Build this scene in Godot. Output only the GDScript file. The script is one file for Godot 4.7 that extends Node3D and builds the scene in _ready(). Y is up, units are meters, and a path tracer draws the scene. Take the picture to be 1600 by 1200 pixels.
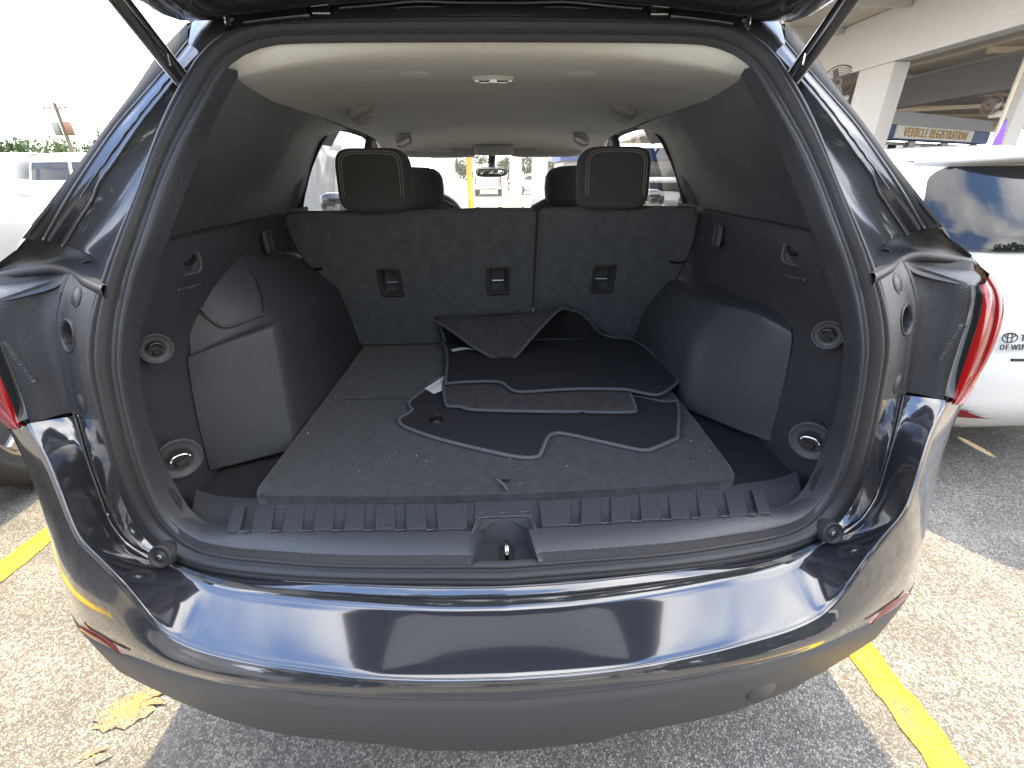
extends Node3D
# A dark grey SUV with its liftgate up, seen from close behind, in a sunny car park. y is up, metres; the SUV points towards -z and its rear bumper ends near z = 0.

var M := {}
var used := {}
const ORD := ["first", "second", "third", "fourth", "fifth", "sixth", "seventh", "eighth", "ninth", "tenth", "eleventh"]
var rng := RandomNumberGenerator.new()

# ------------------------------------------------------------------ helpers: points and curves
func V(a) -> Array:
	var o := []
	for i in range(0, a.size(), 3):
		o.append(Vector3(a[i], a[i + 1], a[i + 2]))
	return o

func mir(p, s) -> Array:
	var o := []
	for q in p:
		o.append(Vector3(q.x * s, q.y, q.z))
	return o

func shift(p, d) -> Array:
	var o := []
	for q in p:
		o.append(q + d)
	return o

func lerp_rows(a, b, t, d = Vector3.ZERO) -> Array:
	var o := []
	for i in a.size():
		o.append(a[i].lerp(b[i], t) + d)
	return o

func cr(p, n, closed := false) -> Array:
	# Catmull-Rom through p, then n points at even arc length
	var fine := []
	var m: int = p.size()
	var segs: int = m if closed else m - 1
	for i in segs:
		var a: Vector3 = p[(i - 1 + m) % m] if closed else p[maxi(i - 1, 0)]
		var b: Vector3 = p[i]
		var c: Vector3 = p[(i + 1) % m]
		var d: Vector3 = p[(i + 2) % m] if closed else p[mini(i + 2, m - 1)]
		for k in 10:
			var t := k / 10.0
			fine.append(0.5 * ((2.0 * b) + (c - a) * t + (2.0 * a - 5.0 * b + 4.0 * c - d) * t * t + (3.0 * b - a - 3.0 * c + d) * t * t * t))
	fine.append(p[0] if closed else p[m - 1])
	return even(fine, n)

func even(fine, n) -> Array:
	var run := [0.0]
	for i in range(1, fine.size()):
		run.append(run[i - 1] + fine[i].distance_to(fine[i - 1]))
	var o := []
	var j := 0
	for i in n:
		var want: float = run[-1] * i / (n - 1.0)
		while j < fine.size() - 2 and run[j + 1] < want:
			j += 1
		var gap: float = run[j + 1] - run[j]
		o.append(fine[j].lerp(fine[j + 1], clampf((want - run[j]) / gap, 0, 1) if gap > 1e-9 else 0.0))
	return o

func crp(p, per) -> Array:
	# Catmull-Rom with a fixed number of steps per span, so that paired rows stay paired
	var o := []
	var m: int = p.size()
	for i in m - 1:
		var a: Vector3 = p[maxi(i - 1, 0)]
		var b: Vector3 = p[i]
		var c: Vector3 = p[i + 1]
		var d: Vector3 = p[mini(i + 2, m - 1)]
		for k in per:
			var t: float = k / float(per)
			o.append(0.5 * ((2.0 * b) + (c - a) * t + (2.0 * a - 5.0 * b + 4.0 * c - d) * t * t + (3.0 * b - a - 3.0 * c + d) * t * t * t))
	o.append(p[m - 1])
	return o

# ------------------------------------------------------------------ helpers: shapes
func stool(smooth := true) -> SurfaceTool:
	var st := SurfaceTool.new()
	st.begin(Mesh.PRIMITIVE_TRIANGLES)
	st.set_smooth_group(0 if smooth else -1)
	return st

func tri(st, a, b, c):
	st.add_vertex(a); st.add_vertex(b); st.add_vertex(c)

func quad(st, a, b, c, d):
	tri(st, a, b, c); tri(st, a, c, d)

func loft(st, rows, close_rows := false, close_cols := false):
	var nr: int = rows.size()
	var nc: int = rows[0].size()
	for i in (nr if close_rows else nr - 1):
		var r0 = rows[i]
		var r1 = rows[(i + 1) % nr]
		for j in (nc if close_cols else nc - 1):
			var k: int = (j + 1) % nc
			if r0[j].distance_squared_to(r1[j]) < 1e-12 and r0[k].distance_squared_to(r1[k]) < 1e-12:
				continue
			quad(st, r0[j], r0[k], r1[k], r1[j])

func tube(st, path, r, sides := 8, closed := false, caps := true):
	var rows := []
	var up := Vector3.UP
	for i in path.size():
		var a: Vector3 = path[(i - 1 + path.size()) % path.size()] if closed else path[maxi(i - 1, 0)]
		var b: Vector3 = path[(i + 1) % path.size()] if closed else path[mini(i + 1, path.size() - 1)]
		var t := (b - a).normalized()
		if absf(t.dot(up)) > 0.95:
			up = Vector3.RIGHT if absf(t.x) < 0.8 else Vector3.BACK
		var u := t.cross(up).normalized()
		var w := u.cross(t).normalized()
		up = w
		var rr: float = r[i] if r is Array else r
		var row := []
		for k in sides:
			var ang := TAU * k / sides
			row.append(path[i] + (u * cos(ang) + w * sin(ang)) * rr)
		rows.append(row)
	loft(st, rows, closed, true)
	if caps and not closed:
		for e in [0, rows.size() - 1]:
			var c: Vector3 = path[e]
			for k in sides:
				if e == 0: tri(st, c, rows[e][k], rows[e][(k + 1) % sides])
				else: tri(st, c, rows[e][(k + 1) % sides], rows[e][k])

func cyl(st, a: Vector3, b: Vector3, r, sides := 16, r2 = null):
	tube(st, [a, b], [r, r if r2 == null else r2], sides)

func bx(st, c: Vector3, s: Vector3, bev := 0.0, basis := Basis.IDENTITY):
	# box with chamfered edges, each face flat
	st.set_smooth_group(-1)
	box_faces(st, c, s, bev, basis)
	st.set_smooth_group(0)

func box_faces(st, c: Vector3, s: Vector3, bev, basis: Basis):
	var h := s * 0.5
	var b: float = minf(bev, minf(h.x, minf(h.y, h.z)) * 0.95)
	if b <= 0.0:
		var p := []
		for i in 8:
			p.append(c + basis * Vector3(h.x * (1 if i & 1 else -1), h.y * (1 if i & 2 else -1), h.z * (1 if i & 4 else -1)))
		for f in [[0, 2, 3, 1], [4, 5, 7, 6], [0, 1, 5, 4], [2, 6, 7, 3], [0, 4, 6, 2], [1, 3, 7, 5]]:
			quad(st, p[f[3]], p[f[2]], p[f[1]], p[f[0]])
		return
	var rows := []
	for lv in [[-h.z, b], [-h.z + b, 0.0], [h.z - b, 0.0], [h.z, b]]:
		var row := []
		var hx: float = h.x - lv[1]
		var hy: float = h.y - lv[1]
		var k := b
		for q in [[hx - k, hy], [-hx + k, hy], [-hx, hy - k], [-hx, -hy + k], [-hx + k, -hy], [hx - k, -hy], [hx, -hy + k], [hx, hy - k]]:
			row.append(c + basis * Vector3(q[0], q[1], lv[0]))
		rows.append(row)
	loft(st, rows, false, true)
	for e in [0, 3]:
		var m: Vector3 = c + basis * Vector3(0, 0, -h.z if e == 0 else h.z)
		for k in 8:
			if e == 0: tri(st, m, rows[e][k], rows[e][(k + 1) % 8])
			else: tri(st, m, rows[e][(k + 1) % 8], rows[e][k])

func rbox(st, c: Vector3, s: Vector3, r := 0.03, e := 3.2, basis := Basis.IDENTITY, seg := 20, ring := 12):
	# soft pillow block: superellipsoid
	var rows := []
	for i in ring + 1:
		var la := -PI / 2 + PI * i / ring
		var row := []
		for j in seg:
			var lo := TAU * j / seg
			var f := func(v): return signf(v) * pow(absf(v), 2.0 / e)
			row.append(c + basis * Vector3(s.x * .5 * f.call(cos(la)) * f.call(cos(lo)), s.y * .5 * f.call(cos(la)) * f.call(sin(lo)), s.z * .5 * f.call(sin(la))))
		rows.append(row)
	loft(st, rows, false, true)

func prism(st, outline, frame: Transform3D, thick: float, bev := 0.0):
	# outline: array of Vector2 in the frame's xy plane; front face at +z = thick
	st.set_smooth_group(-1)
	var pk := PackedVector2Array(outline)
	if Geometry2D.is_polygon_clockwise(pk): pk.reverse()
	var inner := pk
	if bev > 0.0:
		var off := Geometry2D.offset_polygon(pk, -bev, Geometry2D.JOIN_ROUND)
		inner = off[0] if off.size() > 0 else pk
		if off.size() > 0:
			# keep pairing: move every point towards its bisector
			inner = PackedVector2Array()
			var n := pk.size()
			var cw := Geometry2D.is_polygon_clockwise(pk)
			for i in n:
				var d0 := (pk[i] - pk[(i - 1 + n) % n]).normalized()
				var d1 := (pk[(i + 1) % n] - pk[i]).normalized()
				var nrm := (Vector2(-d0.y, d0.x) + Vector2(-d1.y, d1.x)).normalized() * (-1.0 if cw else 1.0)
				inner.append(pk[i] + nrm * bev)
	var rows := [[], [], []]
	for i in pk.size():
		rows[0].append(frame * Vector3(pk[i].x, pk[i].y, 0))
		rows[1].append(frame * Vector3(pk[i].x, pk[i].y, thick - bev))
		rows[2].append(frame * Vector3(inner[i].x, inner[i].y, thick))
	loft(st, rows, false, true)
	var ids := Geometry2D.triangulate_polygon(inner)
	for i in range(0, ids.size(), 3):
		tri(st, rows[2][ids[i]], rows[2][ids[i + 1]], rows[2][ids[i + 2]])
	ids = Geometry2D.triangulate_polygon(pk)
	for i in range(0, ids.size(), 3):
		tri(st, rows[0][ids[i]], rows[0][ids[i + 2]], rows[0][ids[i + 1]])
	st.set_smooth_group(0)

func lathe(st, prof, frame: Transform3D, sides := 24):
	# prof: Vector2(radius, height along the frame's z)
	var rows := []
	for q in prof:
		var row := []
		for k in sides:
			var a := TAU * k / sides
			row.append(frame * Vector3(q.x * cos(a), q.x * sin(a), q.y))
		rows.append(row)
	loft(st, rows, false, true)

func facing(at: Vector3, n: Vector3, up := Vector3.UP) -> Transform3D:
	var z := n.normalized()
	var x := up.cross(z).normalized()
	return Transform3D(Basis(x, z.cross(x), z), at)

func rrect(w, h, r, n := 4) -> Array:
	var o := []
	for q in [[1, 1, 0], [-1, 1, 1], [-1, -1, 2], [1, -1, 3]]:
		for k in n + 1:
			var a: float = PI / 2 * (q[2] + k / float(n))
			o.append(Vector2(q[0] * (w / 2 - r) + r * cos(a), q[1] * (h / 2 - r) + r * sin(a)))
	return o

# ------------------------------------------------------------------ helpers: nodes
func done(st: SurfaceTool, called: String, m, parent: Node = null) -> MeshInstance3D:
	st.generate_normals()
	var o := MeshInstance3D.new()
	o.mesh = st.commit()
	o.material_override = M[m] if m is String else m
	o.name = called
	o.cast_shadow = GeometryInstance3D.SHADOW_CASTING_SETTING_ON
	(parent if parent else self).add_child(o, true)
	return o

func numbered(called: String) -> String:
	used[called] = used.get(called, -1) + 1
	return called if used[called] == 0 else "%s_%03d" % [called, used[called]]

func thing(called, label, category, at := Vector3.ZERO, turn := 0.0, group := "") -> Node3D:
	var o := Node3D.new()
	o.name = numbered(called)
	add_child(o)
	o.position = at
	o.rotation.y = turn
	tag(o, label, category, group)
	return o

func tag(o, label, category, group := ""):
	o.set_meta("label", label)
	o.set_meta("category", category)
	if group != "": o.set_meta("group", group)

func part(called, parent) -> Node3D:
	var o := Node3D.new()
	o.name = called
	parent.add_child(o, true)
	return o

func structure(st, called, m) -> MeshInstance3D:
	var o := done(st, numbered(called), m)
	o.set_meta("kind", "structure")
	return o

# ------------------------------------------------------------------ materials
func srgb(r, g, b, a := 1.0) -> Color:
	var c := Color(r, g, b).linear_to_srgb()
	c.a = a
	return c

func mat(called, col: Color, rough := 0.5, metal := 0.0) -> StandardMaterial3D:
	var m := StandardMaterial3D.new()
	m.albedo_color = col
	m.roughness = rough
	m.metallic = metal
	m.resource_name = called
	m.cull_mode = BaseMaterial3D.CULL_DISABLED
	M[called] = m
	return m

func noise_img(kind, freq, size, seed_ := 1, oct := 1, ret := -1, warp := 0.0) -> Image:
	var n := FastNoiseLite.new()
	n.noise_type = kind
	n.frequency = freq
	n.seed = seed_
	n.fractal_type = FastNoiseLite.FRACTAL_FBM if oct > 1 else FastNoiseLite.FRACTAL_NONE
	n.fractal_octaves = oct
	if ret >= 0: n.cellular_return_type = ret
	if warp > 0.0:
		n.domain_warp_enabled = true
		n.domain_warp_amplitude = warp
		n.domain_warp_frequency = freq * 1.4
		n.domain_warp_fractal_octaves = 2
	return n.get_seamless_image(size, size, false, false, 0.08, true)

func tri_map(m: StandardMaterial3D, scale: float):
	m.uv1_triplanar = true
	m.uv1_world_triplanar = true
	m.uv1_triplanar_sharpness = 4.0
	m.uv1_scale = Vector3.ONE * scale

func grain(m: StandardMaterial3D, img: Image, strength: float, scale: float):
	var im := img.duplicate()
	im.convert(Image.FORMAT_RGBA8)
	im.bump_map_to_normal_map(strength)
	m.normal_enabled = true
	m.normal_texture = ImageTexture.create_from_image(im)
	m.normal_scale = 1.0
	tri_map(m, scale)

func mottle(m: StandardMaterial3D, img: Image, lo: Color, hi: Color, scale: float, lo_at := 0.25, hi_at := 0.75):
	# colour texture between two real colours of the same stuff (lint, grit, fibres)
	var d := img.get_data()
	var o := PackedByteArray()
	o.resize(d.size() * 3)
	for i in d.size():
		var t := clampf((d[i] / 255.0 - lo_at) / (hi_at - lo_at), 0, 1)
		var c := lo.lerp(hi, t)
		o[i * 3] = c.r8; o[i * 3 + 1] = c.g8; o[i * 3 + 2] = c.b8
	m.albedo_texture = ImageTexture.create_from_image(Image.create_from_data(img.get_width(), img.get_height(), false, Image.FORMAT_RGB8, o))
	m.albedo_color = Color.WHITE
	tri_map(m, scale)

func pane(called, col: Color, alpha: float) -> StandardMaterial3D:
	var m := mat(called, Color(col.r, col.g, col.b, alpha), 0.02)
	m.transparency = BaseMaterial3D.TRANSPARENCY_ALPHA
	return m

func make_materials():
	var fine := noise_img(FastNoiseLite.TYPE_SIMPLEX_SMOOTH, 0.11, 512, 3, 3)
	var pebble := noise_img(FastNoiseLite.TYPE_CELLULAR, 0.16, 512, 5, 1, FastNoiseLite.RETURN_DISTANCE)
	var fluff := noise_img(FastNoiseLite.TYPE_SIMPLEX, 0.30, 512, 9, 3)
	var nap := noise_img(FastNoiseLite.TYPE_SIMPLEX, 0.055, 512, 19, 5)
	var blotch := noise_img(FastNoiseLite.TYPE_SIMPLEX_SMOOTH, 0.012, 512, 12, 4)
	var m := mat("paint", srgb(.026, .027, .033), 0.10, 0.0)
	m.metallic_specular = 0.8
	m.clearcoat_enabled = true; m.clearcoat = 1.0; m.clearcoat_roughness = 0.03
	m = mat("gutter_paint", srgb(.055, .058, .070), 0.34, 0.45)
	m.clearcoat_enabled = true; m.clearcoat = 1.0; m.clearcoat_roughness = 0.06
	m = mat("sealer", srgb(.10, .105, .12), 0.22, 0.2)
	m.clearcoat_enabled = true; m.clearcoat = 1.0; m.clearcoat_roughness = 0.05
	m = mat("valance", srgb(.060, .060, .062), 0.50); grain(m, pebble, 1.2, 9.0)
	m = mat("housing", srgb(.018, .019, .023), 0.38); grain(m, pebble, 1.6, 7.0)
	m = mat("rubber", srgb(.028, .029, .032), 0.55); grain(m, fine, 1.2, 6.0)
	m = mat("trim", srgb(.046, .049, .056), 0.48); grain(m, pebble, 2.0, 6.5)
	m = mat("trim_dark", srgb(.046, .049, .056), 0.52); grain(m, pebble, 2.0, 6.5)
	m = mat("sill", srgb(.048, .050, .056), 0.40); grain(m, pebble, 1.6, 6.5)
	m = mat("carpet", srgb(.04, .04, .04), 0.95); mottle(m, blotch, srgb(.008, .009, .011), srgb(.018, .020, .025), 2.0, .25, .75); grain(m, nap, 1.1, 5.0)
	m.rim_enabled = true; m.rim = 0.6; m.rim_tint = 0.4
	m = mat("well", srgb(.028, .030, .035), 0.95); grain(m, fluff, 5.0, 3.0)
	m = mat("seatback", srgb(.05, .05, .05), 0.9); mottle(m, blotch, srgb(.086, .095, .108), srgb(.108, .117, .130), 1.3, .3, .7); grain(m, fluff, 3.0, 3.4)
	m.rim_enabled = true; m.rim = 0.4; m.rim_tint = 0.4
	m = mat("cloth", srgb(.078, .077, .080), 0.85); grain(m, fluff, 2.6, 4.0)
	m.rim_enabled = true; m.rim = 0.3; m.rim_tint = 0.4
	m = mat("stitch", srgb(.30, .28, .27), 0.8)
	m = mat("mat_pile", srgb(.02, .02, .02), 0.95); mottle(m, nap, srgb(.010, .010, .012), srgb(.016, .017, .020), 5.0, .2, .8); grain(m, nap, 1.0, 5.0)
	m = mat("mat_back", srgb(.04, .04, .04), 0.85); mottle(m, blotch, srgb(.045, .042, .044), srgb(.060, .057, .058), 1.7, .3, .7); grain(m, fluff, 3.0, 5.0)
	m = mat("binding", srgb(.105, .108, .115), 0.8); grain(m, fluff, 3.0, 8.0)
	m = mat("headliner", srgb(.80, .79, .74), 0.95); grain(m, fluff, 1.6, 4.0)
	mat("headliner_plastic", srgb(.52, .51, .48), 0.6)
	m = mat("lens_frost", srgb(.75, .75, .74), 0.15)
	m.clearcoat_enabled = true; m.clearcoat = 1.0
	mat("mirror", srgb(.75, .76, .76), 0.03, 1.0)
	m = mat("dash", srgb(.15, .15, .15), 0.7); grain(m, pebble, 1.6, 5.0)
	mat("chrome", srgb(.62, .62, .63), 0.12, 1.0)
	mat("steel", srgb(.42, .42, .43), 0.3, 1.0)
	mat("black_gloss", srgb(.012, .012, .014), 0.12)
	mat("black_matte", srgb(.018, .018, .019), 0.7)
	mat("gap", srgb(.006, .006, .007), 0.9)
	m = mat("lens_red", srgb(.22, .002, .005), 0.10)
	m = mat("lens_dark", srgb(.12, .006, .010), 0.12)
	m.clearcoat_enabled = true; m.clearcoat = 1.0; m.clearcoat_roughness = 0.02
	m = mat("lens_clear", srgb(.55, .45, .45), 0.10)
	m.clearcoat_enabled = true; m.clearcoat = 1.0
	mat("orange", srgb(.55, .12, .03), 0.5)
	mat("paper", srgb(.72, .72, .70), 0.8)
	mat("ink", srgb(.02, .02, .02), 0.7)
	mat("mark_grey", srgb(.11, .11, .12), 0.6)
	pane("glass_clear", srgb(.55, .62, .58), 0.07)
	pane("glass_tint", srgb(.10, .14, .12), 0.46)
	pane("glass_dark", srgb(.008, .01, .012), 0.86)
	m = mat("white_paint", srgb(.66, .66, .64), 0.30)
	m.clearcoat_enabled = true; m.clearcoat = 1.0; m.clearcoat_roughness = 0.03
	m = mat("dusty_white_paint", srgb(.40, .40, .39), 0.34)
	m.clearcoat_enabled = true; m.clearcoat = 1.0; m.clearcoat_roughness = 0.05
	m = mat("pale_blue_paint", srgb(.30, .36, .42), 0.30, 0.2)
	m.clearcoat_enabled = true; m.clearcoat = 1.0
	m = mat("silver_paint", srgb(.40, .41, .42), 0.3, 0.5)
	m.clearcoat_enabled = true; m.clearcoat = 1.0
	m = mat("tyre", srgb(.02, .02, .021), 0.85); grain(m, fine, 2.0, 5.0)
	mat("rim_metal", srgb(.40, .40, .41), 0.3, 0.9)
	m = mat("stucco", srgb(.52, .50, .47), 0.9); grain(m, fine, 2.0, 0.6)
	m = mat("stucco_grey", srgb(.36, .355, .36), 0.9); grain(m, fine, 2.0, 0.6)
	m = mat("ceiling_board", srgb(.50, .46, .40), 0.9)
	mat("beam_cream", srgb(.72, .62, .46), 0.8)
	mat("fascia_grey", srgb(.42, .43, .44), 0.8)
	mat("blue_band", srgb(.035, .085, .24), 0.6)
	mat("sign_white", srgb(.78, .76, .70), 0.6)
	mat("sign_gold", srgb(.50, .33, .12), 0.6)
	mat("purple", srgb(.25, .10, .62), 0.7)
	mat("yellow_pole", srgb(.72, .42, .03), 0.5)
	mat("wood_pole", srgb(.13, .11, .085), 0.9)
	mat("transformer", srgb(.20, .21, .19), 0.6)
	mat("transformer_rust", srgb(.20, .12, .07), 0.7)
	mat("fan_metal", srgb(.18, .13, .11), 0.5, 0.4)
	mat("canvas", srgb(.78, .77, .73), 0.9)
	m = mat("bark", srgb(.10, .075, .05), 0.95)
	for g in [["leaf", .032, .056, .016], ["leaf_b", .040, .066, .020], ["leaf_c", .024, .046, .015]]:
		m = mat(g[0], srgb(g[1], g[2], g[3]), 0.6)
		m.backlight_enabled = true
		m.backlight = srgb(g[1], g[2], g[3])
	asphalt()

func asphalt():
	var n := 2048
	var cell := noise_img(FastNoiseLite.TYPE_CELLULAR, 0.15, n, 21, 1, FastNoiseLite.RETURN_CELL_VALUE, 4.0).get_data()
	var dist := noise_img(FastNoiseLite.TYPE_CELLULAR, 0.15, n, 21, 1, FastNoiseLite.RETURN_DISTANCE2_SUB, 4.0).get_data()
	var small := noise_img(FastNoiseLite.TYPE_SIMPLEX, 0.22, n, 4, 2).get_data()
	var big := noise_img(FastNoiseLite.TYPE_SIMPLEX_SMOOTH, 0.0035, n, 8, 4).get_data()
	var col := PackedByteArray()
	var yel := PackedByteArray()
	var old := PackedByteArray()
	var hgt := PackedByteArray()
	col.resize(n * n * 3); yel.resize(n * n * 3); old.resize(n * n * 3); hgt.resize(n * n)
	var ramp := []
	for i in 256:
		# bitumen binder, then dark, grey, tan and pale aggregate
		var t := i / 255.0
		var v := lerpf(.065, .33, pow(t, 1.3))
		var c := srgb(v * 1.05, v * .985, v * .87)
		ramp.append([c.r8, c.g8, c.b8])
	for i in n * n:
		var e := dist[i] / 255.0
		var stone := clampf((e + .02) * 4.0, 0, 1)
		var t := stone * (.16 + .84 * cell[i] / 255.0) * (.55 + .9 * small[i] / 255.0) * (.62 + .76 * big[i] / 255.0)
		var k := clampi(int(t * 255), 0, 255)
		var a = ramp[k]
		col[i * 3] = a[0]; col[i * 3 + 1] = a[1]; col[i * 3 + 2] = a[2]
		# paint left on the stones: mostly whole, or mostly gone
		var keep := .55 * small[i] / 255.0 + .30 * stone + .55 * big[i] / 255.0
		var dirt := .78 + .3 * cell[i] / 255.0
		for w in 2:
			var on := keep > (.62 if w == 0 else 1.0)
			if w == 0:
				yel[i * 3] = int(232 * dirt) if on else a[0]; yel[i * 3 + 1] = int(186 * dirt) if on else a[1]; yel[i * 3 + 2] = 22 if on else a[2]
			else:
				old[i * 3] = int(225 * dirt) if on else a[0]; old[i * 3 + 1] = int(176 * dirt) if on else a[1]; old[i * 3 + 2] = 60 if on else a[2]
		hgt[i] = clampi(int(255 * (stone * (.45 + .4 * cell[i] / 255.0) + .15 * small[i] / 255.0)), 0, 255)
	var h := ImageTexture.create_from_image(Image.create_from_data(n, n, false, Image.FORMAT_L8, hgt))
	for q in [["asphalt", col, .35], ["line_paint", yel, .25], ["old_line_paint", old, .25]]:
		var m := mat(q[0], Color.WHITE, 0.85)
		m.albedo_texture = ImageTexture.create_from_image(Image.create_from_data(n, n, false, Image.FORMAT_RGB8, q[1]))
		m.heightmap_enabled = true
		m.heightmap_texture = h
		m.heightmap_scale = q[2]
		tri_map(m, 1.0 / 1.9)

# ------------------------------------------------------------------ sky, sun, camera
func make_sky():
	var w := 1024
	var h := 512
	var n := FastNoiseLite.new()
	n.seed = 31; n.frequency = 1.7; n.fractal_octaves = 6; n.fractal_gain = 0.52
	var n2 := FastNoiseLite.new()
	n2.seed = 5; n2.frequency = 0.8; n2.fractal_octaves = 3
	var im := Image.create(w, h, false, Image.FORMAT_RGBF)
	for y in h:
		var el := PI / 2 - PI * (y + .5) / h
		var s := sin(el)
		for x in w:
			var az := TAU * (x + .5) / w
			if s < -0.02:
				im.set_pixel(x, y, Color(.34, .33, .30)); continue
			var d := Vector3(cos(el) * cos(az), s, cos(el) * sin(az))
			var up := maxf(s, 0.0)
			var base := Color(.17, .29, .58).lerp(Color(.70, .79, .90), pow(1.0 - up, 2.4))
			# clouds on a flat layer above
			var p := Vector3(d.x, 0, d.z) / (up + .16) + Vector3(6.3, 0, 4.5)
			var c := n.get_noise_3dv(p * .62) + .42 * n2.get_noise_3dv(p * .5)
			var cov := smoothstep(-.42, .04, c)
			var lit := .95 + .45 * smoothstep(.0, .5, c)
			var cloud := Color(lit * 1.01, lit, lit * .985)
			var col := base.lerp(cloud, cov * .93)
			col = col.lerp(Color(1.02, 1.0, .97), pow(1.0 - up, 9.0) * .8)
			im.set_pixel(x, y, col)
	var sm := PanoramaSkyMaterial.new()
	sm.panorama = ImageTexture.create_from_image(im)
	sm.energy_multiplier = 1.0
	var sky := Sky.new()
	sky.sky_material = sm
	return sky

func stage():
	var cam := Camera3D.new()
	cam.name = "camera"
	cam.position = Vector3(-0.005, 1.316, 0.43)
	cam.rotation_degrees = Vector3(-25.0, -2.0, -0.5)
	cam.fov = 81.2
	cam.near = 0.02
	cam.far = 600.0
	cam.current = true
	add_child(cam)
	var env := Environment.new()
	env.background_mode = Environment.BG_SKY
	env.sky = make_sky()
	env.background_energy_multiplier = 1.5
	env.tonemap_mode = Environment.TONE_MAPPER_LINEAR
	env.tonemap_exposure = 4.15
	env.sdfgi_enabled = true
	env.ssao_enabled = true
	env.ssil_enabled = true
	var we := WorldEnvironment.new()
	we.name = "world_environment"
	we.environment = env
	add_child(we)
	var sun := DirectionalLight3D.new()
	sun.name = "sun"
	sun.light_energy = 0.98
	sun.light_color = Color(1.0, .91, .74)
	sun.light_angular_distance = 0.53
	sun.shadow_enabled = true
	add_child(sun)
	var el := deg_to_rad(56.0)
	var az := deg_to_rad(2.0)   # a little to the left of straight ahead
	sun.look_at_from_position(Vector3(-sin(az) * cos(el), sin(el), -cos(az) * cos(el)) * 50.0, Vector3.ZERO)

# ------------------------------------------------------------------ the SUV: guide curves (right half; the left mirrors it)
var LO := V([0, .730, -.079, .245, .728, -.096, .414, .714, -.125, .535, .711, -.156, .588, .727, -.174, .618, .748, -.188, .632, .775, -.193, .634, .826, -.194, .624, .895, -.191, .615, .95, -.190, .610, 1.005, -.194, .605, 1.06, -.2, .594, 1.105, -.208, .578, 1.15, -.222, .556, 1.2, -.24, .533, 1.245, -.256, .512, 1.297, -.286, .497, 1.353, -.322, .480, 1.405, -.356, .460, 1.451, -.389, .446, 1.477, -.408, .421, 1.505, -.428, .391, 1.521, -.438, .362, 1.527, -.44, .2, 1.533, -.437, 0, 1.535, -.434])
var LI := V([0, .768, -.085, .25, .765, -.1, .405, .757, -.128, .451, .753, -.139, .512, .757, -.155, .55, .78, -.168, .568, .816, -.174, .568, .874, -.174, .563, .933, -.174, .561, .993, -.181, .557, 1.043, -.188, .55, 1.081, -.193, .538, 1.133, -.208, .522, 1.184, -.227, .5, 1.233, -.244, .48, 1.298, -.282, .461, 1.35, -.315, .441, 1.39, -.34, .418, 1.443, -.379, .407, 1.464, -.394, .387, 1.483, -.407, .359, 1.496, -.416, .33, 1.502, -.418, .242, 1.504, -.416, 0, 1.504, -.412])
var LT := V([0, .79, -.13, .25, .788, -.14, .4, .785, -.156, .46, .78, -.17, .512, .77, -.192, .547, .797, -.207, .56, .852, -.212, .565, .915, -.214, .564, .972, -.218, .562, 1.025, -.227, .553, 1.066, -.231, .538, 1.123, -.243, .515, 1.185, -.266, .49, 1.231, -.282, .466, 1.297, -.319, .447, 1.352, -.354, .423, 1.412, -.394, .407, 1.452, -.425])
var C1 := V([0, 0.677, 0.035, 0.1, 0.678, 0.033, 0.19, 0.682, 0.028, 0.28, 0.683, 0.015, 0.355, 0.684, 0.001, 0.43, 0.683, -0.017, 0.484, 0.684, -0.035, 0.514, 0.693, -0.047, 0.538, 0.712, -0.058, 0.558, 0.74, -0.068, 0.576, 0.772, -0.076, 0.602, 0.8, -0.088, 0.632, 0.828, -0.103, 0.655, 0.857, -0.124, 0.674, 0.893, -0.146, 0.702, 0.93, -0.175, 0.745, 0.967, -0.209, 0.8, 0.985, -0.24, 0.85, 1.035, -0.28, 0.895, 1.04, -0.37, 0.917, 1.03, -0.56])
var C2 := V([0, 0.633, 0.037, 0.1, 0.637, 0.034, 0.2, 0.64, 0.03, 0.295, 0.643, 0.021, 0.38, 0.644, 0.009, 0.46, 0.642, -0.01, 0.52, 0.639, -0.028, 0.56, 0.636, -0.043, 0.6, 0.632, -0.058, 0.63, 0.629, -0.071, 0.66, 0.627, -0.084, 0.69, 0.624, -0.098, 0.72, 0.622, -0.116, 0.75, 0.621, -0.136, 0.78, 0.621, -0.16, 0.81, 0.62, -0.191, 0.84, 0.62, -0.23, 0.87, 0.62, -0.287, 0.89, 0.62, -0.34, 0.907, 0.62, -0.431, 0.917, 0.62, -0.56])
var LB := V([0, 0.707, -0.062, 0.1, 0.707, -0.065, 0.19, 0.706, -0.073, 0.275, 0.708, -0.083, 0.345, 0.71, -0.093, 0.41, 0.711, -0.104, 0.46, 0.711, -0.116, 0.495, 0.711, -0.127, 0.525, 0.712, -0.138, 0.555, 0.714, -0.149, 0.585, 0.717, -0.159, 0.615, 0.722, -0.168, 0.643, 0.742, -0.174, 0.662, 0.785, -0.182, 0.672, 0.84, -0.197, 0.682, 0.905, -0.215, 0.691, 0.968, -0.236])
var LOB := V([0, 0.73, -0.079, 0.1, 0.73, -0.082, 0.19, 0.729, -0.09, 0.275, 0.726, -0.101, 0.345, 0.721, -0.113, 0.41, 0.715, -0.124, 0.46, 0.712, -0.135, 0.495, 0.711, -0.144, 0.525, 0.711, -0.153, 0.555, 0.715, -0.163, 0.58, 0.722, -0.172, 0.6, 0.733, -0.18, 0.618, 0.748, -0.188, 0.633, 0.785, -0.194, 0.633, 0.84, -0.194, 0.622, 0.905, -0.191, 0.612, 0.98, -0.192])
var CREASE := V([.691, .972, -.237, .69, 1.02, -.248, .688, 1.06, -.257, .69, 1.11, -.272, .68, 1.15, -.288, .66, 1.185, -.298])
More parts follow.
